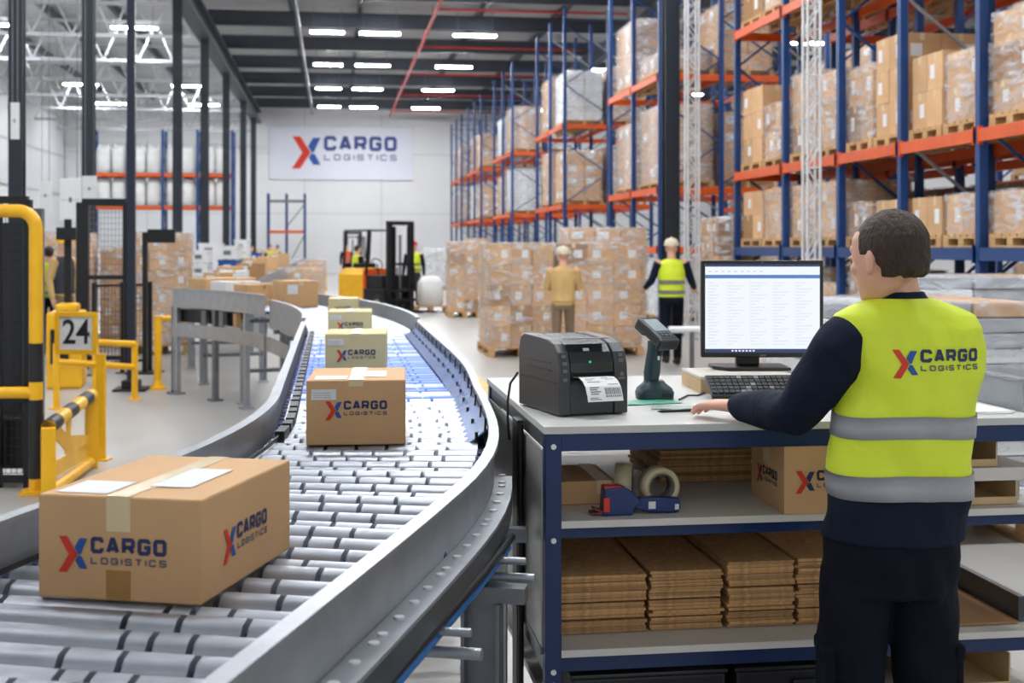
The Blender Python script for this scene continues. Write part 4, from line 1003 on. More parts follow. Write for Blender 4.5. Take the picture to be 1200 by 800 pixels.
p = PZ(406, 335); figure('far walking worker in orange vest in the aisle left of the forklift', (p.x, p.y), R_(20), 1.76, vest='ovest', trous='trous', walk_=.5, voxel=.016)
p = PD(485, 300, 34.0); figure('worker in yellow vest behind the forklift beside a white sack', (p.x, p.y), R_(-10), 1.80, trous='slate', head='hard_hat', headcol=M['red'], voxel=.016)
p = PD(57, 300, 19.0); figure('worker in bright yellow vest behind the black machine guard', (p.x, p.y), R_(200), 1.70, head='hair', voxel=.015)
p = PD(74, 300, 18.7); figure('worker with dark vest and tan sleeves standing beside the wrapping machine', (p.x, p.y), R_(60), 1.82, vest='slate', jacket='tan', trous='khaki', head='hard_hat', headcol=M['yellow'], voxel=.015, bands=False)
for px, d, lb, j, rz in ((293, 44, 'far packer in yellow vest next to the blue crates', 'navy', 90), (317, 50, 'far packer in yellow vest standing by the small orange shelf rack', 'navy', 30), (325, 56, 'farthest packer in yellow vest near the far wall', 'slate', -60)):
    p = PD(px, 300, d); figure(lb, (p.x, p.y), R_(rz), 1.74, jacket=j, voxel=.018)
# ------------------------------------------------------------------ pallet loads
CACHE = {}
def pallet_me(w, d):
    k = ('p', round(w, 2), round(d, 2))
    if k not in CACHE:
        b = MB(); n = 6; bw = d / n * .78
        for i in range(n): y = -d / 2 + (d - bw) * i / (n - 1); b.box(-w / 2, y, .122, w / 2, y + bw, .144)
        for x in (-w / 2, -.05, w / 2 - .1):
            b.box(x, -d / 2, .10, x + .1, d / 2, .122)
            for y in (-d / 2, -.06, d / 2 - .12): b.box(x, y, .022, x + .1, y + .12, .10)
            b.box(x, -d / 2, 0, x + .1, d / 2, .022)
        CACHE[k] = b.mesh('pallet', M['wood'])
    return CACHE[k]
def carton_me(w, d, h, v=0, m='cartonb'):
    k = ('c', round(w, 3), round(d, 3), round(h, 3), v, m)
    if k not in CACHE:
        b = MB(); g = .004; x, y = w / 2 - g, d / 2 - g; z1 = h - .004; b.box(-x, -y, 0, x, y, z1); e = .002
        b.box(-.03, -y - e, z1 * .78, .03, -y, z1, 1); b.box(-x - e, -.03, z1 * .78, -x, .03, z1, 1)
        if v % 3 != 2:
            a = (-.6, .05, -.3)[v % 3]; b.box(x * a, -y - e, z1 * .3, x * a + x * .6, -y, z1 * .68, 2); b.box(-x - e, y * a, z1 * .3, -x, y * a + y * .6, z1 * .68, 2)
        b.box(-x, -.025, z1, x, .025, z1 + e, 1)
        CACHE[k] = b.mesh('carton', [M[m], M['tape'], M['label']])
    return CACHE[k]
def stack_me(nx, ny, nz, cw, cd, ch, m, seed):
    k = ('s', nx, ny, nz, round(cw, 3), round(cd, 3), round(ch, 3), m, seed)
    if k not in CACHE:
        b = MB(); r = random.Random(seed)
        for iz in range(nz):
            for ix in range(nx):
                for iy in range(ny):
                    if 0 < ix < nx - 1 and 0 < iy < ny - 1: continue
                    j = r.uniform(0, .012); x0 = -nx * cw / 2 + ix * cw; y0 = -ny * cd / 2 + iy * cd
                    b.box(x0 + .006 + j, y0 + .006, iz * ch, x0 + cw - .006, y0 + cd - .006 - j, iz * ch + ch - .008)
                    if r.random() < .45: b.box(x0 + .06, y0 + .002, iz * ch + ch * .3, x0 + cw * .55, y0 + .006, iz * ch + ch * .75, 1); b.box(x0 + .002, y0 + .06, iz * ch + ch * .3, x0 + .006, y0 + cd * .55, iz * ch + ch * .75, 1)
        CACHE[k] = b.mesh('wrapped_cartons', [M[m], M['label']])
    return CACHE[k]
def film_me(w, d, h, m):
    k = ('f', round(w, 2), round(d, 2), round(h, 2), m)
    if k not in CACHE:
        b = MB(); n = 6; x, y = w / 2, d / 2; r = random.Random(len(CACHE))
        per = [(-x, -y), (0, -y), (x, -y), (x, 0), (x, y), (0, y), (-x, y), (-x, 0)]; v = []
        for i in range(n + 1):
            for px, py in per: q = 1 + r.uniform(0, .012); v.append((px * q, py * q, h * i / n))
        k8 = 8; b.add(v, [(i * k8 + j, i * k8 + (j + 1) % k8, (i + 1) * k8 + (j + 1) % k8, (i + 1) * k8 + j) for i in range(n) for j in range(k8)] + [[n * k8 + j for j in range(k8)]], 0, True)
        CACHE[k] = b.mesh('stretch_film', M[m])
    return CACHE[k]
def load(label, loc, nx, ny, nz, cw, cd, ch, group, film='film', seed=0, m='cartonb', simple=False, rz=0, cat='pallet load', drop=0):
    t = thing('pallet_load', label, cat, loc, rz, group); r = random.Random(seed)
    W, D, H = nx * cw, ny * cd, nz * ch
    link('pallet', pallet_me(W + .06, D + .06), t)
    if simple: link('wrapped_cartons', stack_me(nx, ny, nz, cw, cd, ch, m, seed % 5), t, (0, 0, .1455))
    else:
        for iz in range(nz):
            for ix in range(nx):
                for iy in range(ny):
                    if 0 < ix < nx - 1 and 0 < iy < ny - 1 and iz < nz - 1: continue
                    if iz == nz - 1 and drop and r.random() < drop: continue
                    v = r.randrange(6); mm = m if r.random() < .85 else 'cartond'
                    link('carton', carton_me(cw, cd, ch, v, mm), t, (-W / 2 + cw * (ix + .5) + r.uniform(-.004, .004), -D / 2 + cd * (iy + .5) + r.uniform(-.004, .004), .1455 + iz * ch))
    if film: link('stretch_film', film_me(W + .03, D + .03, H + .01, film), t, (0, 0, .15))
    return t
# ------------------------------------------------------------------ racks
def rack(label, xs, ys, levels, ztop, group=None, lowblue=None):
    t = thing('pallet_rack', label, 'rack', (xs[0], ys[0], 0), 0, group); x0, y0 = xs[0], ys[0]; h = .05
    for i, x in enumerate(xs):
        for j, y in enumerate(ys):
            b = MB(); X, Y = x - x0, y - y0
            b.box(X - h, Y - h, 0, X + h, Y - h + .012, ztop); b.box(X - h, Y + h - .012, 0, X + h, Y + h, ztop); b.box(X - h, Y - h + .012, 0, X - h + .012, Y + h - .012, ztop); b.box(X - h - .03, Y - h - .03, 0, X + h + .03, Y + h + .03, .012)
            u = b.build('upright', M['rblue'], t)
    for j, y in enumerate(ys):                              # frame bracing
        b = MB()
        for a, c in zip(xs[:-1], xs[1:]):
            z = .3; f = 0
            while z < ztop - 1.0:
                p, q = (a, c) if f else (c, a); b.bar((p - x0, y - y0, z), (q - x0, y - y0, z + .9), .035); z += .9; f ^= 1
            b.bar((a - x0, y - y0, .25), (c - x0, y - y0, .25), .035); b.bar((a - x0, y - y0, ztop - .3), (c - x0, y - y0, ztop - .3), .035)
        b.build('brace', M['galv'] if j % 2 else M['rblue'], t)
    for z in levels:
        mm = M['rblue'] if lowblue and z < lowblue else M['rorange']
        for x in xs:
            for a, c in zip(ys[:-1], ys[1:]):
                b = MB(); X = x - x0 - (.052 if x == xs[0] else -.052 if x == xs[-1] else 0)
                b.box(X - .022, a - y0 + h, z - .14, X + .022, c - y0 - h, z); b.box(X - .028, a - y0 + .05, z - .17, X + .028, a - y0 + .075, z + .03, 0); b.box(X - .028, c - y0 - .075, z - .17, X + .028, c - y0 - .05, z + .03, 0)
                b.build('beam', mm, t)
        for y in (ys[0], ys[-1]):
            for a, c in zip(xs[:-1], xs[1:]):
                b = MB(); b.box(a - x0 + h, y - y0 - .022, z - .14, c - x0 - h, y - y0 + .022, z); b.build('beam', mm, t)
    return t
R1Y = [9.2, 11.15, 13.1, 15.05, 17.0, 19.2, 21.6]; LV = [1.66, 2.95, 5.4]
rack('long blue and orange pallet rack behind the worker, its aisle side', [7.0, 8.15], R1Y, LV, 8.6, 'blue and orange pallet racks', 2.0)
rack('second blue and orange pallet rack standing back to back behind the long one', [8.75, 9.9], R1Y, LV, 8.6, 'blue and orange pallet racks', 2.0)
lvn = {1.66: 'on the low blue beams', 2.95: 'on the orange middle beams', 5.4: 'on the orange top beams', 0: 'on the floor'}
rnd.seed(21)
hs = {1.66: [(2, .42), (2, .42), (2, .46)], 2.95: [(2, .44), (3, .42), (2, .5), (3, .36), (2, .40)], 5.4: [(3, .45), (2, .5), (3, .42)], 0: [(2, .5), (3, .4)]}
for zi, z in enumerate((0, 1.66, 2.95, 5.4)):
    n = 0
    for i in range(len(R1Y) - 1):
        a, c = R1Y[i], R1Y[i + 1]
        for s in range(2):
            w = (c - a - .16) / 2; y = a + .08 + w * (s + .5); n += 1
            if i < 1 or (z == 5.4 and i < 1): continue
            nz, ch = hs[z][(i * 2 + s) % len(hs[z])]
            if z == 2.95 and i == 4: nz = 3
            if z == 1.66: nz, ch = (1, .46) if i < 4 else (2, .40)
            load('carton pallet %s, long rack, %s from its near end' % (lvn[z], ORD[n - 1]), (7.58, y, z + .002), 2, 2, nz, .52, (w - .11) / 2, ch, 'pallets in the long rack', film='film' if (i + s) % 3 else None, seed=i * 7 + s + zi * 31, drop=.12 if nz > 2 else 0)
    n = 0
    for i in range(len(R1Y) - 1):
        a, c = R1Y[i], R1Y[i + 1]; w = (c - a - .2); y = a + .1 + w / 2; n += 1
        if i < 1 or (z > 2 and (i + zi) % 3 == 0): continue
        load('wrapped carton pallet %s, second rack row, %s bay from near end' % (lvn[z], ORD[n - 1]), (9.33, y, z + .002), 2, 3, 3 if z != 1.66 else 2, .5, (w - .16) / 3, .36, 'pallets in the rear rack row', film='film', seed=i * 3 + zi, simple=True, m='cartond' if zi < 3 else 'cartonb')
# far blocks along the aisle
BL = [(26.9, 31.9, 'nearest'), (38.4, 43.7, 'second'), (49.9, 55.6, 'third'), (60.6, 66.5, 'fourth'), (70, 76, 'last')]
bn = ['the ' + k + ' far rack block' for k in ('first', 'second', 'third', 'fourth', 'last')]
for k, (ya, yb, nm) in enumerate(BL):
    ym = (ya + yb) / 2; xs = [7.0, 8.35, 9.7]; ys = [ya, ym, yb]
    rack('blue and orange pallet rack, %s' % bn[k].replace('the ', '', 1), xs, ys, [2.95, 5.4] if k else [1.66, 2.95, 5.4], 8.9, 'blue and orange pallet racks')
    for z in (0, 2.95, 5.4):
        for c, x in enumerate((7.67, 9.03)):
            for r, y in enumerate(((ya + ym) / 2, (ym + yb) / 2)):
                if c and r: continue
                if k == 0 and z == 0: zz = 0
                h = .38 if (k + c + r) % 2 else .42; nz = 4 if z else 3
                if k == 0 and z == 5.4 and c == 0 and r == 0: nz = 1
                load('wrapped %s pallet %s, %s of %s' % ('white' if (k * 3 + c + r + int(z)) % 4 == 0 else 'carton', lvn[z], ('near bay', 'far bay', 'inner bay')[r if not c else 2], bn[k]), (x, y, z + .003), 2, 3, nz, .56, .68, h, 'pallets in the far rack blocks', film='film' if (k + c) % 2 else 'filmw', seed=k * 9 + c * 3 + r + int(z), simple=True, m='sack' if (k * 3 + c + r + int(z)) % 4 == 0 else 'cartonb')
# more rows closing the view between the blocks on the right
for k, (x, ya, yb) in enumerate(((13.2, 12, 24), (13.2, 30, 42))):
    ys = [ya + (yb - ya) / 4 * i for i in range(5)]
    rack('orange and blue pallet rack deep on the right, %s' % ('behind the long rack' if k == 0 else 'behind the first rack block'), [x, x + 1.15], ys, LV, 8.6, 'blue and orange pallet racks')
    for z in (0, 1.66, 2.95, 5.4):
        for i in range(4):
            load('shaded carton pallet %s, deep right %s row, %s bay' % (lvn[z], ('near', 'far')[k], ORD[i]), (x + .58, (ys[i] + ys[i + 1]) / 2, z + .003), 2, 3, 3 if z != 1.66 else 2, .5, .75, .4, 'pallets deep on the right', film='film', seed=i + k * 4, simple=True)
# galvanised lattice masts by the racks
def mast(label, x, y, w, z1):
    t = thing('lattice_mast', label, 'mast', (x, y, 0)); h = w / 2
    for sx in (-1, 1):
        for sy in (-1, 1): b = MB(); b.cyl((sx * h, sy * h, 0), (sx * h, sy * h, z1), .022, 8); b.build('tube', M['wsteel'], t)
    for sy in (-1, 1):
        b = MB(); z = .3; f = 1
        while z < z1 - .3: b.bar((-h * f, sy * h, z), (h * f, sy * h, z + .3), .02); b.bar((-h, sy * h, z), (h, sy * h, z), .02); z += .3; f = -f
        b.build('lacing', M['wsteel'], t)
p = PX(951, 288, 6.2); mast('white lattice mast standing in front of the long rack', 6.2, p.y, .17, 9.4)
p = PX(811, 288, 6.4); mast('white lattice mast standing before the gap between the racks', 6.4, p.y, .2, 9.4)

# ------------------------------------------------------------------ pallets on the floor
g = 'wrapped carton pallets on the floor'
def fl_load(px0, px1, py, label, ny, nz, ch, nx=3, cd=.36, film='film', m='cartonb', seed=0, simple=False, d=None, rz=0):
    a, c = (PZ(px0, py), PZ(px1, py)); w = (c - a).length / nx; x = (a.x + c.x) / 2; y = (a.y + c.y) / 2 + ny * cd / 2
    return load(label, (x, y, .001), nx, ny, nz, w * .97, cd, ch, g, film=film, m=m, seed=seed, simple=simple)
fl_load(573, 650, 418, 'tall wrapped carton pallet nearest the aisle, right of the small pallet', 4, 5, .315, film='film', seed=3)
fl_load(654, 754, 417, 'tall wrapped carton pallet behind the printer, next to the vest worker', 4, 5, .315, film='film', seed=9)
fl_load(664, 760, 390, 'carton pallet standing behind the two tall wrapped ones', 3, 6, .315, film='film', seed=12, simple=True)
fl_load(527, 562, 372, 'slim wrapped carton pallet alone in the aisle before the tall ones', 3, 6, .272, nx=2, film='film', seed=5)
fl_load(498, 524, 340, 'far low wrapped pallet in two tiers beside the racks', 3, 6, .24, nx=2, film='filmw', m='sack', seed=6, simple=True)
fl_load(548, 572, 345, 'far wrapped carton pallet behind the slim one', 3, 6, .3, nx=2, film='film', seed=8, simple=True)
fl_load(840, 892, 400, 'carton pallet on the floor behind the monitor, left of the long rack', 3, 6, .34, film='film', seed=15)
p = PD(1145, 300, 7.6)
def wrapped_bales(label, x, y, w, d, layers, lh, seed):
    t = thing('pallet_load', label, 'pallet load', (x, y, .001), 0, 'grey wrapped stacks behind the worker'); r = random.Random(seed); link('pallet', pallet_me(w, d), t)
    for i in range(layers):
        for j in range(3):
            ww = w / 3 - .012; b = MB(); b.box(-ww / 2, -d / 2 + .02, 0, ww / 2, d / 2 - .02, lh - .006); b.build('bundle', M['cartonb'] if (i * 3 + j * 5) % 7 == 0 else M['greyp'] if (i + j) % 3 else M['paper'], t, (-w / 2 + (j + .5) * w / 3 + r.uniform(-.01, .01), r.uniform(-.015, .015), .1455 + i * lh), bevel=.008)
    link('stretch_film', film_me(w + .03, d + .01, layers * lh, 'film'), t, (0, 0, .148))
wrapped_bales('grey film-wrapped stack of bundles behind the worker, near one', 3.35, 7.3, 1.25, 1.1, 14, .087, 1)
wrapped_bales('grey film-wrapped stack of bundles behind the worker, toward the long rack', 5.0, 9.6, 1.3, 1.1, 14, .093, 2)
# ------------------------------------------------------------------ forklifts in the aisle
def forklift(label, x, y, rz, body='yellow', mh=2.25):
    t = thing('forklift', label, 'forklift', (x, y, 0), rz)          # faces -y
    b = MB(); b.prism([(-.42, .22), (.42, .22), (.42, .95), (.30, 1.12), (-.30, 1.12), (-.42, .95)], .45, 1.5, lambda a, z, yy: Vector((a, yy, z))); b.build('body', M[body], t, bevel=.03)
    b = MB(); b.box(-.43, .38, .2, .43, .46, 1.1); b.build('edge_panel', mat('fork_orange', (238, 92, 30), .45), t, bevel=.01)
    b = MB(); b.box(-.46, -.45, .25, .46, .40, .62); b.box(-.40, -.30, .62, .40, .36, .95); b.build('chassis', M['black'], t, bevel=.02)
    for s in (-1, 1):
        b = MB(); b.box(s * .34 - .06, -.56, .06, s * .34 + .06, -.44, mh); b.box(s * .24 - .03, -.60, .1, s * .24 + .03, -.50, mh - .1); b.build('mast_channel', M['black'], t)
        b = MB(); b.lathe([(.05, -.09), (.22, -.09), (.25, -.06), (.25, .06), (.22, .09), (.05, .09)], (s * .42, -.22, .25), 20, axis='x'); w = b.build('wheel', M['rubber'], t)
        b = MB(); b.lathe([(.01, -.095), (.12, -.095), (.12, .095), (.01, .095)], (s * .42, -.22, .25), 14, axis='x'); b.build('hub', M['galv2'], w)
        b = MB(); b.lathe([(.03, -.07), (.18, -.07), (.18, .07), (.03, .07)], (s * .33, 1.2, .18), 16, axis='x'); b.build('wheel', M['rubber'], t)
        b = MB(); b.box(s * .22 - .05, -1.6, .06, s * .22 + .05, -.6, .10); b.box(s * .22 - .05, -.66, .06, s * .22 + .05, -.60, .6); b.build('fork', M['black'], t)
        for g0, g1 in (((s * .40, .36, .95), (s * .38, .28, 2.05)), ((s * .40, 1.3, 1.1), (s * .38, 1.2, 2.05))): b = MB(); b.bar(g0, g1, .05); b.build('guard_post', M['black'], t)
    for z0, z1 in ((mh - .06, mh + .04), (1.2, 1.26)): b = MB(); b.box(-.40, -.56, z0, .40, -.44, z1); b.build('mast_crossbar', M['black'], t)
    b = MB(); b.box(-.40, -.64, .3, .40, -.60, .38); b.box(-.40, -.64, .55, .40, -.60, .62)
    for i in range(5): b.box(-.38 + .18 * i, -.63, .62, -.35 + .18 * i, -.61, 1.15)
    b.build('carriage', M['black'], t)
    b = MB(); b.cyl((0, -.5, .3), (0, -.5, mh - .3), .035, 10); b.build('lift_cylinder', M['galv2'], t)
    b = MB(); b.box(-.42, .25, 2.05, .42, 1.25, 2.09)
    b.build('overhead_guard', M['black'], t)
    b = MB(); b.box(-.22, .75, 1.12, .22, 1.15, 1.24); b.build('seat', M['rubber'], t, bevel=.03)
    b = MB(); b.tube([(.16 * math.cos(a / 8 * PI), .42 + .07 * math.sin(a / 8 * PI), 1.22 + .14 * math.sin(a / 8 * PI)) for a in range(16)], .014, 6, closed=True); b.cyl((0, .36, .95), (0, .42, 1.22), .02, 8); b.build('steering_wheel', M['black'], t)
    return t
p = PZ(460, 368); forklift('black and yellow forklift with raised mast standing in the aisle', p.x - .1, p.y + .55, R_(36))
p = PZ(415, 334); forklift('far dark forklift with thin mast near the end wall', p.x, p.y + 1.2, R_(-6), 'slate')
q = PD(424, 300, 34.0); figure('forklift worker in yellow vest standing beside the yellow truck body', (q.x - .12, q.y + .25), R_(120), 1.72, head='hair', voxel=.016)
p = PD(486, 320, 32.5)
t = thing('white_sack', 'big white sack on a pallet right of the forklift', 'sack', (p.x + .42, p.y + .3, 0))
link('pallet', pallet_me(.9, .9), t)
b = MB(); b.loft([((0, 0, .147), (.36, 0, 0), (0, .38, 0)), ((0, 0, .3), (.42, 0, 0), (0, .43, 0)), ((0, 0, .8), (.40, 0, 0), (0, .42, 0)), ((0, 0, .95), (.30, 0, 0), (0, .3, 0)), ((.05, 0, 1.0), (.12, 0, 0), (0, .12, 0))], 24, e=.6); o = b.build('bag', M['sack'], t); o.scale = (.8, .8, .9); o.location.z = .016
p = PD(800, 386, 13.5); t = thing('barrier_rail', 'white horizontal barrier tube on short posts behind the monitor', 'barrier', (p.x, p.y, 0), 0)
b = MB(); b.cyl((-.15, 0, p.z), (1.1, 0, p.z), .035, 12); b.build('tube', M['white'], t)
for x in (.1, .95): b = MB(); b.cyl((x, 0, .012), (x, 0, p.z), .025, 10); b.cyl((x, 0, 0), (x, 0, .012), .09, 14); b.build('post', M['galv2'], t)

# ------------------------------------------------------------------ machine guarding at the left
def rod_mesh(b, c0, u, v, nu, nv, r=.002):               # welded wire grid
    for i in range(nu + 1): p = c0 + u * (i / nu); b.bar(p, p + v, r * 2)
    for j in range(nv + 1): p = c0 + v * (j / nv); b.bar(p, p + u, r * 2)
a = PD(-60, 560, 8.9); c = PD(33, 560, 8.9); a.z = c.z = 0
t = thing('wire_guard', 'tall black wire machine guard at the left edge of the picture', 'machine guard', tuple(a)); U = c - a; wl_ = U.length
dirv = U.normalized(); zt = 2.0
for k in (0, .62, 1): b = MB(); pp = U * k; b.cbox((pp.x, pp.y, zt / 2), (.05, .05, zt), rot=rotz(-YAW)); b.build('post', M['black'], t)
b = MB(); rod_mesh(b, Vector((0, 0, .1)), U, Vector((0, 0, zt - .15)), 14, 30); b.build('wire_mesh', M['black'], t)
for z in (.06, .62, zt): b = MB(); b.bar(Vector((0, 0, z)), U + Vector((0, 0, z)), .05); b.build('rail', M['black'], t)
b = MB(); bk = FV * .5; b.bar(bk + Vector((0, 0, .95)), bk + U * .62 + Vector((0, 0, .95)), .06, 1.8); b.build('back_plate', mat('machine_dark', (40, 44, 52), .5), t)
b = MB(); b.bar(bk * .8 + U * .80 + Vector((0, 0, .2)), bk * .8 + U * .80 + Vector((0, 0, 1.95)), .13, .1); b.build('cable_tray', M['galv2'], t)
b = MB(); b.cbox(bk * .5 + U * .5 + Vector((0, 0, .3)), (wl_ * .9, .3, .34), rot=rotz(-YAW)); b.build('motor_box', M['black'], t, bevel=.02)
# tall yellow hoop with black bands
p = PZ(42, 578); t = thing('guard_hoop', 'tall yellow tubular guard with black bands and bent top at the left edge', 'guard rail', (p.x, p.y, 0)); z1 = PD(42, 247, (p.dot(FV))).z
pts = [Vector((0, 0, .02)), Vector((0, 0, z1 - .12))] + [-RV * (.12 * (1 - math.cos(k / 6 * PI / 2))) + UP * (z1 - .12 + .12 * math.sin(k / 6 * PI / 2)) for k in range(1, 7)] + [-RV * .75 + UP * z1]
b = MB(); b.tube(pts, .045, 14); b.build('hoop', M['yellow'], t)
zc = PD(42, 460, p.dot(FV)).z; b = MB(); b.cyl(UP * zc, UP * zc - RV * .75, .04, 12); b.build('cross_rail', M['yellow'], t)
b = MB()
for y0, y1 in ((402, 447), (468, 560)): b = MB(); b.cyl(UP * PD(42, y1, p.dot(FV)).z, UP * PD(42, y0, p.dot(FV)).z, .0468, 14); b.build('black_band', M['stripe'], t)
b = MB(); b.cbox((0, 0, .012), (.18, .18, .024)); b.build('foot_plate', M['yellow'], t)
# lower barrier with striped top rail
q0, q1 = PZ(42, 583), PZ(107, 548); t = thing('safety_barrier', 'low yellow barrier with black striped sloping top rail and cut-out panel', 'barrier', (0, 0, 0))
q0 = q0 + RV * .12 - FV * .1
z0 = PD(45, 500, q0.dot(FV)).z; z1 = PD(107, 463, q1.dot(FV)).z
for q, z in ((q0, z0), (q1, z1)): b = MB(); b.cbox((q.x, q.y, z / 2), (.09, .09, z), rot=rotz(.3)); b.build('post', M['yellow'], t, bevel=.008)
A, B = q0 + UP * z0, q1 + UP * z1
b = MB(); b.cyl(A, B, .05, 14); b.build('top_rail', M['yellow'], t)
b = MB()
for k in (0, .36, .74): b = MB(); b.cyl(A.lerp(B, k), A.lerp(B, k + .17), .0515, 14); b.build('black_band', M['stripe'], t)
b = MB(); b.cyl(q0 + UP * .05, q1 + UP * .05, .04, 12); b.build('bottom_rail', M['yellow'], t)
b = MB(); n_ = (B - A).cross(UP).normalized() * .006
for u0, v0, u1, v1 in ((.08, .95, .5, .35), (.45, .95, .40, .3), (.38, .5, .92, .25), (.1, .2, .9, .12)):
    pa = A.lerp(B, u0); pb = A.lerp(B, u1); pa = Vector((pa.x, pa.y, .1 + (pa.z - .1) * v0)); pb = Vector((pb.x, pb.y, .1 + (pb.z - .1) * v1)); b.bar(pa, pb, .012, .11)
b.build('cut_out_panel', M['yellow'], t)
b = MB(); b.cyl(A + UP * .02, q1 + RV * -.55 + UP * z1 * .98, .02, 10)
# sign 24 on its post
q = PZ(101, 548) + FV * .35; d = q.dot(FV); zc = PD(90, 390, d).z; s = 49 * d / FPX; xo = (PD(90, 390, d) - q).dot(RV)
t = thing('number_sign', 'yellow framed sign reading 24 on a yellow post', 'sign', (q.x, q.y, 0), -YAW)
b = MB(); b.box(-.035, -.02, 0, .035, .02, zc - s / 2); b.box(-.07, -.06, 0, .07, .06, .012); b.build('post', M['yellow'], t, bevel=.004)
b = MB(); h = s / 2; e = s * .1
for x0, z0_, x1, z1_ in ((-h, -h, h, -h + e), (-h, h - e, h, h), (-h, -h + e, -h + e, h - e), (h - e, -h + e, h, h - e)): b.box(xo + x0, -.03, zc + z0_, xo + x1, .01, zc + z1_)
b.build('frame', M['yellow'], t)
b = MB(); b.box(xo - h + e, -.015, zc - h + e, xo + h - e, .005, zc + h - e); pan = b.build('panel', M['label'], t)
cu = bpy.data.curves.new('n', 'FONT'); cu.body = '24'; cu.size = s * .82; cu.align_x = 'CENTER'; cu.align_y = 'CENTER'; cu.extrude = .002; cu.offset = s * .008
o = bpy.data.objects.new('n', cu); COL.objects.link(o); bpy.context.view_layer.update()
me = bpy.data.meshes.new_from_object(o.evaluated_get(bpy.context.evaluated_depsgraph_get())); bpy.data.objects.remove(o)
me.materials.clear(); me.materials.append(M['stripe']); me.transform(Matrix.Translation((xo, -.018, zc)) @ Matrix.Rotation(PI / 2, 4, 'X') @ Matrix.Scale(.82, 4, (1, 0, 0))); link('numerals', me, t)
# yellow rail fence further back
d = 13.2; t = thing('rail_fence', 'yellow two-rail fence behind the sign in front of the wire cage', 'fence', (0, 0, 0))
for y in (401, 563 - 170): pass
for y0, y1 in ((399, 403), (424, 430)):
    b = MB(); b.cyl(PD(66, y0, d), PD(158, y1, d + .8), .035, 10); b.build('rail', M['yellow'], t)
for px in (66, 112, 158):
    k = (px - 66) / 92; dd2 = d + .8 * k; pp = PD(px, 400, dd2); b = MB(); b.cyl((pp.x, pp.y, .012), (pp.x, pp.y, pp.z - .02), .035, 10); b.cyl((pp.x, pp.y, 0), (pp.x, pp.y, .012), .08, 12); b.build('post', M['yellow'], t)
p = PZ(185, 456); t = thing('yellow_post', 'single yellow guard post with flanged foot left of the branch conveyor', 'post', (p.x, p.y, 0)); zt = PD(185, 370, p.dot(FV)).z
b = MB(); b.cyl((0, 0, .03), (0, 0, zt), .045, 14); b.build('tube', M['yellow'], t); b = MB(); b.cyl((0, 0, 0), (0, 0, .03), .10, 16); b.cyl((0, 0, .03), (0, 0, .1), .07, 12, r2=.045); b.build('foot', M['yellow'], t)
b = MB(); b.cyl((.0, .0, zt - .03), (.75, .3, zt - .03), .03, 10); b.build('arm', M['yellow'], t)
# dark blue post with square base
p = PZ(154, 457); t = thing('blue_post', 'slim dark blue steel post with square base plate rising past the roof', 'post', (p.x, p.y, 0))
b = MB(); b.box(-.045, -.045, .03, .045, .045, 8.8); b.build('shaft', mat('post_blue', (22, 31, 48), .4, .1), t); b = MB(); b.box(-.19, -.2, 0, .19, .2, .03); b.box(-.1, -.1, .03, .1, .1, .12); b.build('base_plate', M['black'], t, bevel=.01)
# wire cage of the wrapping machine
d = 17.5; za = PD(100, 237, d).z
t = thing('wire_cage', 'dark framed wire cage of the wrapping machine between posts', 'machine cage', (0, 0, 0))
P0, P1, P2 = PD(97, 288, d), PD(148, 288, d), PD(124, 288, d)
for i, P_ in enumerate((P0, P1)): b = MB(); P_.z = 0; b.cbox((P_.x, P_.y, za / 2), (.16 if i == 0 else .08, .1, za)); b.build('post', M['black'], t)
b = MB(); b.bar(P0 + UP * za, P1 + UP * za, .1); b.build('top_beam', M['black'], t)
for z in (1.25, .15): b = MB(); b.bar(P0 + UP * z, P1 + UP * z, .06); b.build('rail', M['black'], t)
b = MB(); rod_mesh(b, P0 + UP * .15, P1 - P0, UP * (za - .2), 12, 26, .0028); b.build('wire_mesh', M['galv2'], t)
# low wire fence before the carton stacks
t = thing('wire_fence', 'low dark wire fence between the blue post and the yellow fence', 'fence', (0, 0, 0)); W0, W1 = PD(110, 288, 16.6), PD(176, 288, 17.2); W0.z = W1.z = 0
for k in (0, .5, 1): b = MB(); q = W0.lerp(W1, k); b.cbox((q.x, q.y, .6), (.05, .05, 1.2)); b.cbox((q.x, q.y, .006), (.16, .16, .012)); b.build('post', M['black'], t)
for z in (.15, 1.16): b = MB(); b.bar(W0 + UP * z, W1 + UP * z, .03); b.build('rail', M['black'], t)
b = MB(); rod_mesh(b, W0 + UP * .15, W1 - W0, UP * 1.0, 16, 6, .003); b.build('wire_mesh', M['black'], t)
# white plates hung on the columns
for i, (x0, y0, x1, y1, d, lb) in enumerate(((70, 209, 95, 259, 18.5, 'large white notice plate hung beside the dark column'), (96, 206, 113, 236, 19.5, 'small grey notice plate on the dark column'), (46, 212, 60, 246, 20, 'narrow white plate hung near the left edge'), (12, 120, 22, 163, 16.6, 'grey junction plate high on the leftmost column'))):
    a, c = PD(x0, y1, d), PD(x1, y0, d); w, h = (c - a).dot(RV), c.z - a.z; t = thing('notice_sign' if i < 3 else 'mounted_plate', lb, 'plate', (a.x, a.y, a.z), -YAW)
    b = MB(); b.box(0, 0, 0, w, .03, h); b.build('plate', M['white'] if i != 1 else M['label'], t, bevel=.005)
    b = MB(); b.box(w * .44, -.006, h * .44, w * .56, 0, h * .56); b.box(.02, -.004, h * .49, w - .02, -.001, h * .5); b.build('clip', M['galv2'], t)
    for k in (.2, .8): b = MB(); b.cyl((w * k, .015, h), (w * k, .015, 8.35 - a.z), .006, 6); b.build('hanging_wire', M['galv2'], t)
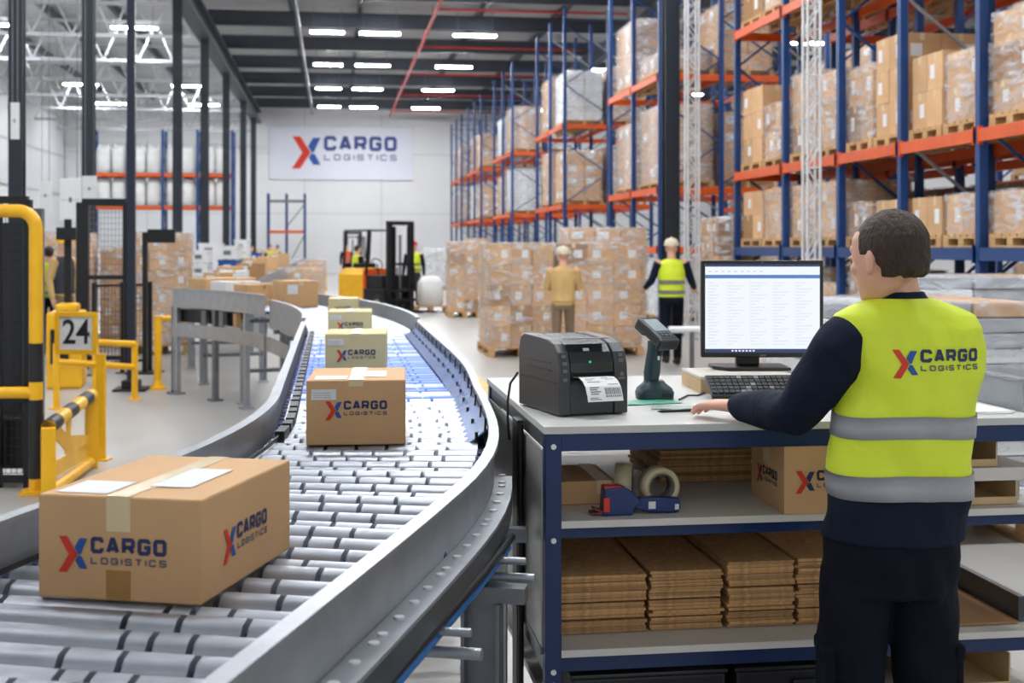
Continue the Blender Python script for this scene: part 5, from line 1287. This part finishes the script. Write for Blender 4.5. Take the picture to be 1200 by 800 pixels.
# yellow machine base and wrapping machine
p = PD(72, 425, 15.2); t = thing('wrapping_machine', 'yellow machine with black mast behind the number sign', 'machine', (p.x, p.y, 0), .1)
b = MB(); b.box(-.15, -.2, 0, .25, .5, .9); b.box(-.05, -.22, .9, .2, .2, 1.0); b.build('base', M['yellow'], t, bevel=.03)
b = MB(); b.box(.02, .1, 1.0, .10, .2, 2.0); b.box(-.06, .0, 1.75, .16, .1, 1.9); b.build('mast', M['black'], t)
b = MB(); b.box(-.1, -.23, .3, .1, -.2, .7); b.box(-.16, -.1, .15, -.15, .3, .6); b.build('hatch', M['black'], t)
# wrapped carton stack with a screen on an arm
p = PZ(0, 0) if False else PD(190, 400, 20.3)
load('carton stack on a pallet behind the end of the branch conveyor', (p.x, p.y, .001), 3, 2, 6, .29, .4, .29, 'carton stacks at the left', film='film', seed=4)
p2 = PD(147, 400, 21.6); load('carton stack behind the dark blue post', (p2.x, p2.y, .001), 2, 2, 5, .34, .4, .30, 'carton stacks at the left', film='film', seed=8)
p2 = PD(84, 400, 21.0); load('tall carton stack behind the yellow machine', (p2.x, p2.y, .001), 2, 2, 6, .34, .4, .29, 'carton stacks at the left', film='film', seed=2)
p = PD(170, 290, 16.9); t = thing('screen_arm', 'black screen on a slim black stand before the carton stack', 'screen', (p.x, p.y, 0), -YAW)
b = MB(); b.box(-.03, -.03, .02, .03, .03, PD(170, 272, 16.9).z); b.box(-.2, -.2, 0, .2, .2, .02); b.build('stand', M['black'], t)
zc = PD(170, 272, 16.9).z; b = MB(); b.box(.04, -.04, zc - .14, .40, .02, zc + .04); b.box(-.02, -.01, zc - .08, .05, .01, zc - .03); b.build('screen_housing', M['black'], t, bevel=.01)
# packing area: white containers and blue crates
g = 'crate stacks in the packing area'
def crate_stack(px0, px1, pytop, d, label, mats, lay=5):
    a, c = PD(px0, 300, d), PD(px1, 300, d); w = (c - a).length; z = PD(px0, pytop, d).z; t = thing('crate_stack', label, 'crates', ((a.x + c.x) / 2, (a.y + c.y) / 2, 0), -YAW, g); h = (z - .0) / lay
    for i in range(lay):
        b = MB(); b.box(-w / 2, -.3, 0, w / 2, .3, h - .02); b.box(-w / 2 - .015, -.315, h - .07, w / 2 + .015, .315, h - .02); b.box(-w * .2, -.317, h * .3, w * .2, -.3, h * .6, 1)
        b.build('crate', [M[mats[i % len(mats)]], M['label'] if mats[i % len(mats)] != 'white' else M['galv2']], t, (0, 0, .002 + i * h))
crate_stack(226, 246, 292, 30, 'white and blue crate stack at the left end of the packing row', ['white', 'bluep', 'white', 'white'])
crate_stack(236, 259, 284, 33, 'tall white crate stack second in the packing row', ['white', 'bluep', 'bluep', 'white', 'white'])
crate_stack(259, 280, 287, 31, 'blue crate stack with white crates on top in the packing row', ['bluep', 'bluep', 'bluep', 'bluep', 'white'])
crate_stack(278, 291, 280, 36, 'slim white crate stack at the right end of the packing row', ['white', 'white', 'bluep', 'white', 'white'])
crate_stack(294, 305, 295, 40, 'dark blue crate stack behind the packing row near the far packers', ['bluep', 'trous', 'bluep', 'bluep'])
for px, d, nz, lb in ((356, 30, 3, 'carton pallet right of the far conveyor line'), (364, 40, 3, 'second carton pallet right of the far conveyor line'), (369, 48, 3, 'low carton pallet at the aisle edge far back'), (312, 58, 4, 'carton pallet left of the far line by the packers')):
    p = PD(px, 300, d); load(lb, (p.x, p.y, .001), 2, 2, nz, .42, .45, .34, 'carton pallets by the far line', film='film', seed=int(d), simple=d > 35)

# ------------------------------------------------------------------ back wall: storage rack with white sacks, small rack, company sign
RYB = 60.0
xa, xb = PY(108, 240, RYB).x, PY(272, 240, RYB).x; z1, z2 = PY(180, 241, RYB).z, PY(180, 203, RYB).z
n4 = 4; t = thing('sack_rack', 'long orange-beamed rack of white sacks before the left end of the back wall', 'rack', (xa, RYB, 0))
w4 = (xb - xa) / n4
for i in range(n4 + 1):
    for y in (0, 1.2): b = MB(); b.box(i * w4 - .06, y - .05, 0, i * w4 + .06, y + .05, 7.0); b.build('upright', M['rblue'], t)
    b = MB(); z = .4
    while z < 6.4: b.bar((i * w4, 0, z), (i * w4, 1.2, z + .8), .05); z += .8
    b.build('brace', M['galv2'], t)
for z in (z1, z2):
    for i in range(n4):
        for y in (-.08, 1.28): b = MB(); b.box(i * w4 + .07, y - .03, z - .16, (i + 1) * w4 - .07, y + .03, z); b.build('beam', M['rorange'], t)
        b = MB(); b.box(i * w4 + .07, -.05, z, (i + 1) * w4 - .07, 1.25, z + .02); b.build('deck', M['galv2'], t)
def sack(label, x, y, z, h, m='sack'):
    k = ('sack', round(h, 2))
    if k not in CACHE:
        b = MB(); b.loft([((0, 0, 0), (.29, 0, 0), (0, .40, 0)), ((0, 0, .15), (.32, 0, 0), (0, .46, 0)), ((0, 0, h * .8), (.32, 0, 0), (0, .46, 0)), ((0, 0, h * .95), (.27, 0, 0), (0, .38, 0)), ((0, 0, h), (.14, 0, 0), (0, .2, 0))], 20, e=.55)
        for sx in (-1, 1): b.tube([(sx * .22, -.3, h * .9), (sx * .2, -.1, h * 1.06), (sx * .2, .1, h * 1.06), (sx * .22, .3, h * .9)], .03, 6)
        CACHE[k] = b.mesh('bulk_sack', M['sack'])
    o = link('bulk_sack', CACHE[k], None, (x, y, z)); tag(o, label, 'sack', 'white sacks on the back rack')
for zi, z in enumerate((0.0, z1 + .022, z2 + .022)):
    n = 0
    for i in range(n4):
        for s in range(2):
            n += 1; sack('white bulk sack on the %s of the back rack, %s from its left end' % (('floor level', 'lower beams', 'upper beams')[zi], ORD[n - 1]), xa + w4 * (i + .28 + .44 * s), RYB + .6, z + .002, 1.25 if zi else 1.6)
RYS = 73.0; xa, xb = PY(314, 270, RYS).x, PY(357, 270, RYS).x; t = thing('shelf_rack', 'small blue rack with one orange shelf below the far wall sign', 'rack', (xa, RYS, 0)); w = xb - xa
zs = PY(330, 270, RYS).z; zt = PY(330, 234, RYS).z
for x in (0, w / 2, w):
    for y in (0, 1.0): b = MB(); b.box(x - .06, y - .05, 0, x + .06, y + .05, zt + .35); b.build('upright', M['rblue'], t)
for z, m in ((zs, 'rorange'), (zt, 'galv2')): b = MB(); b.box(.06, -.08, z - .16, w - .06, -.03, z); b.box(.06, -.03, z - .03, w - .06, 1.0, z); b.build('shelf', M[m], t)
b = MB(); b.bar((w / 2, .5, .4), (w, .5, zs - .2), .06); b.bar((w / 2, .5, zs + .2), (w, .5, zt - .2), .06); b.build('brace', M['galv2'], t)
YS = YB - .12; a, c = PY(316, 210, YS), PY(484, 149, YS)
t = thing('company_sign', 'large white company sign with red and blue mark on the far wall', 'sign', ((a.x + c.x) / 2, YS, (a.z + c.z) / 2))
w, h = c.x - a.x, c.z - a.z; b = MB(); b.box(-w / 2, 0, -h / 2, w / 2, .11, h / 2); b.build('board', mat('sign_white', (222, 226, 238), .5, 0, .01, 1), t, bevel=.02)
ls = PY(342, 190, YS).x, PY(465, 190, YS).x; hl = (ls[1] - ls[0]) / 3.24 * 1.0
lm3 = [M['inkred'], M['inkblue'], mat('sign_blue', (52, 74, 140), .5), mat('sign_grey', (130, 138, 168), .5)]
lg = logo_mb(hl); lg.moved(Matrix.Translation(((ls[0] + ls[1]) / 2 - (a.x + c.x) / 2, -.01, PY(400, 179, YS).z - (a.z + c.z) / 2)) @ Matrix.Scale(1.0, 4)); lg.build('logo', lm3, t)
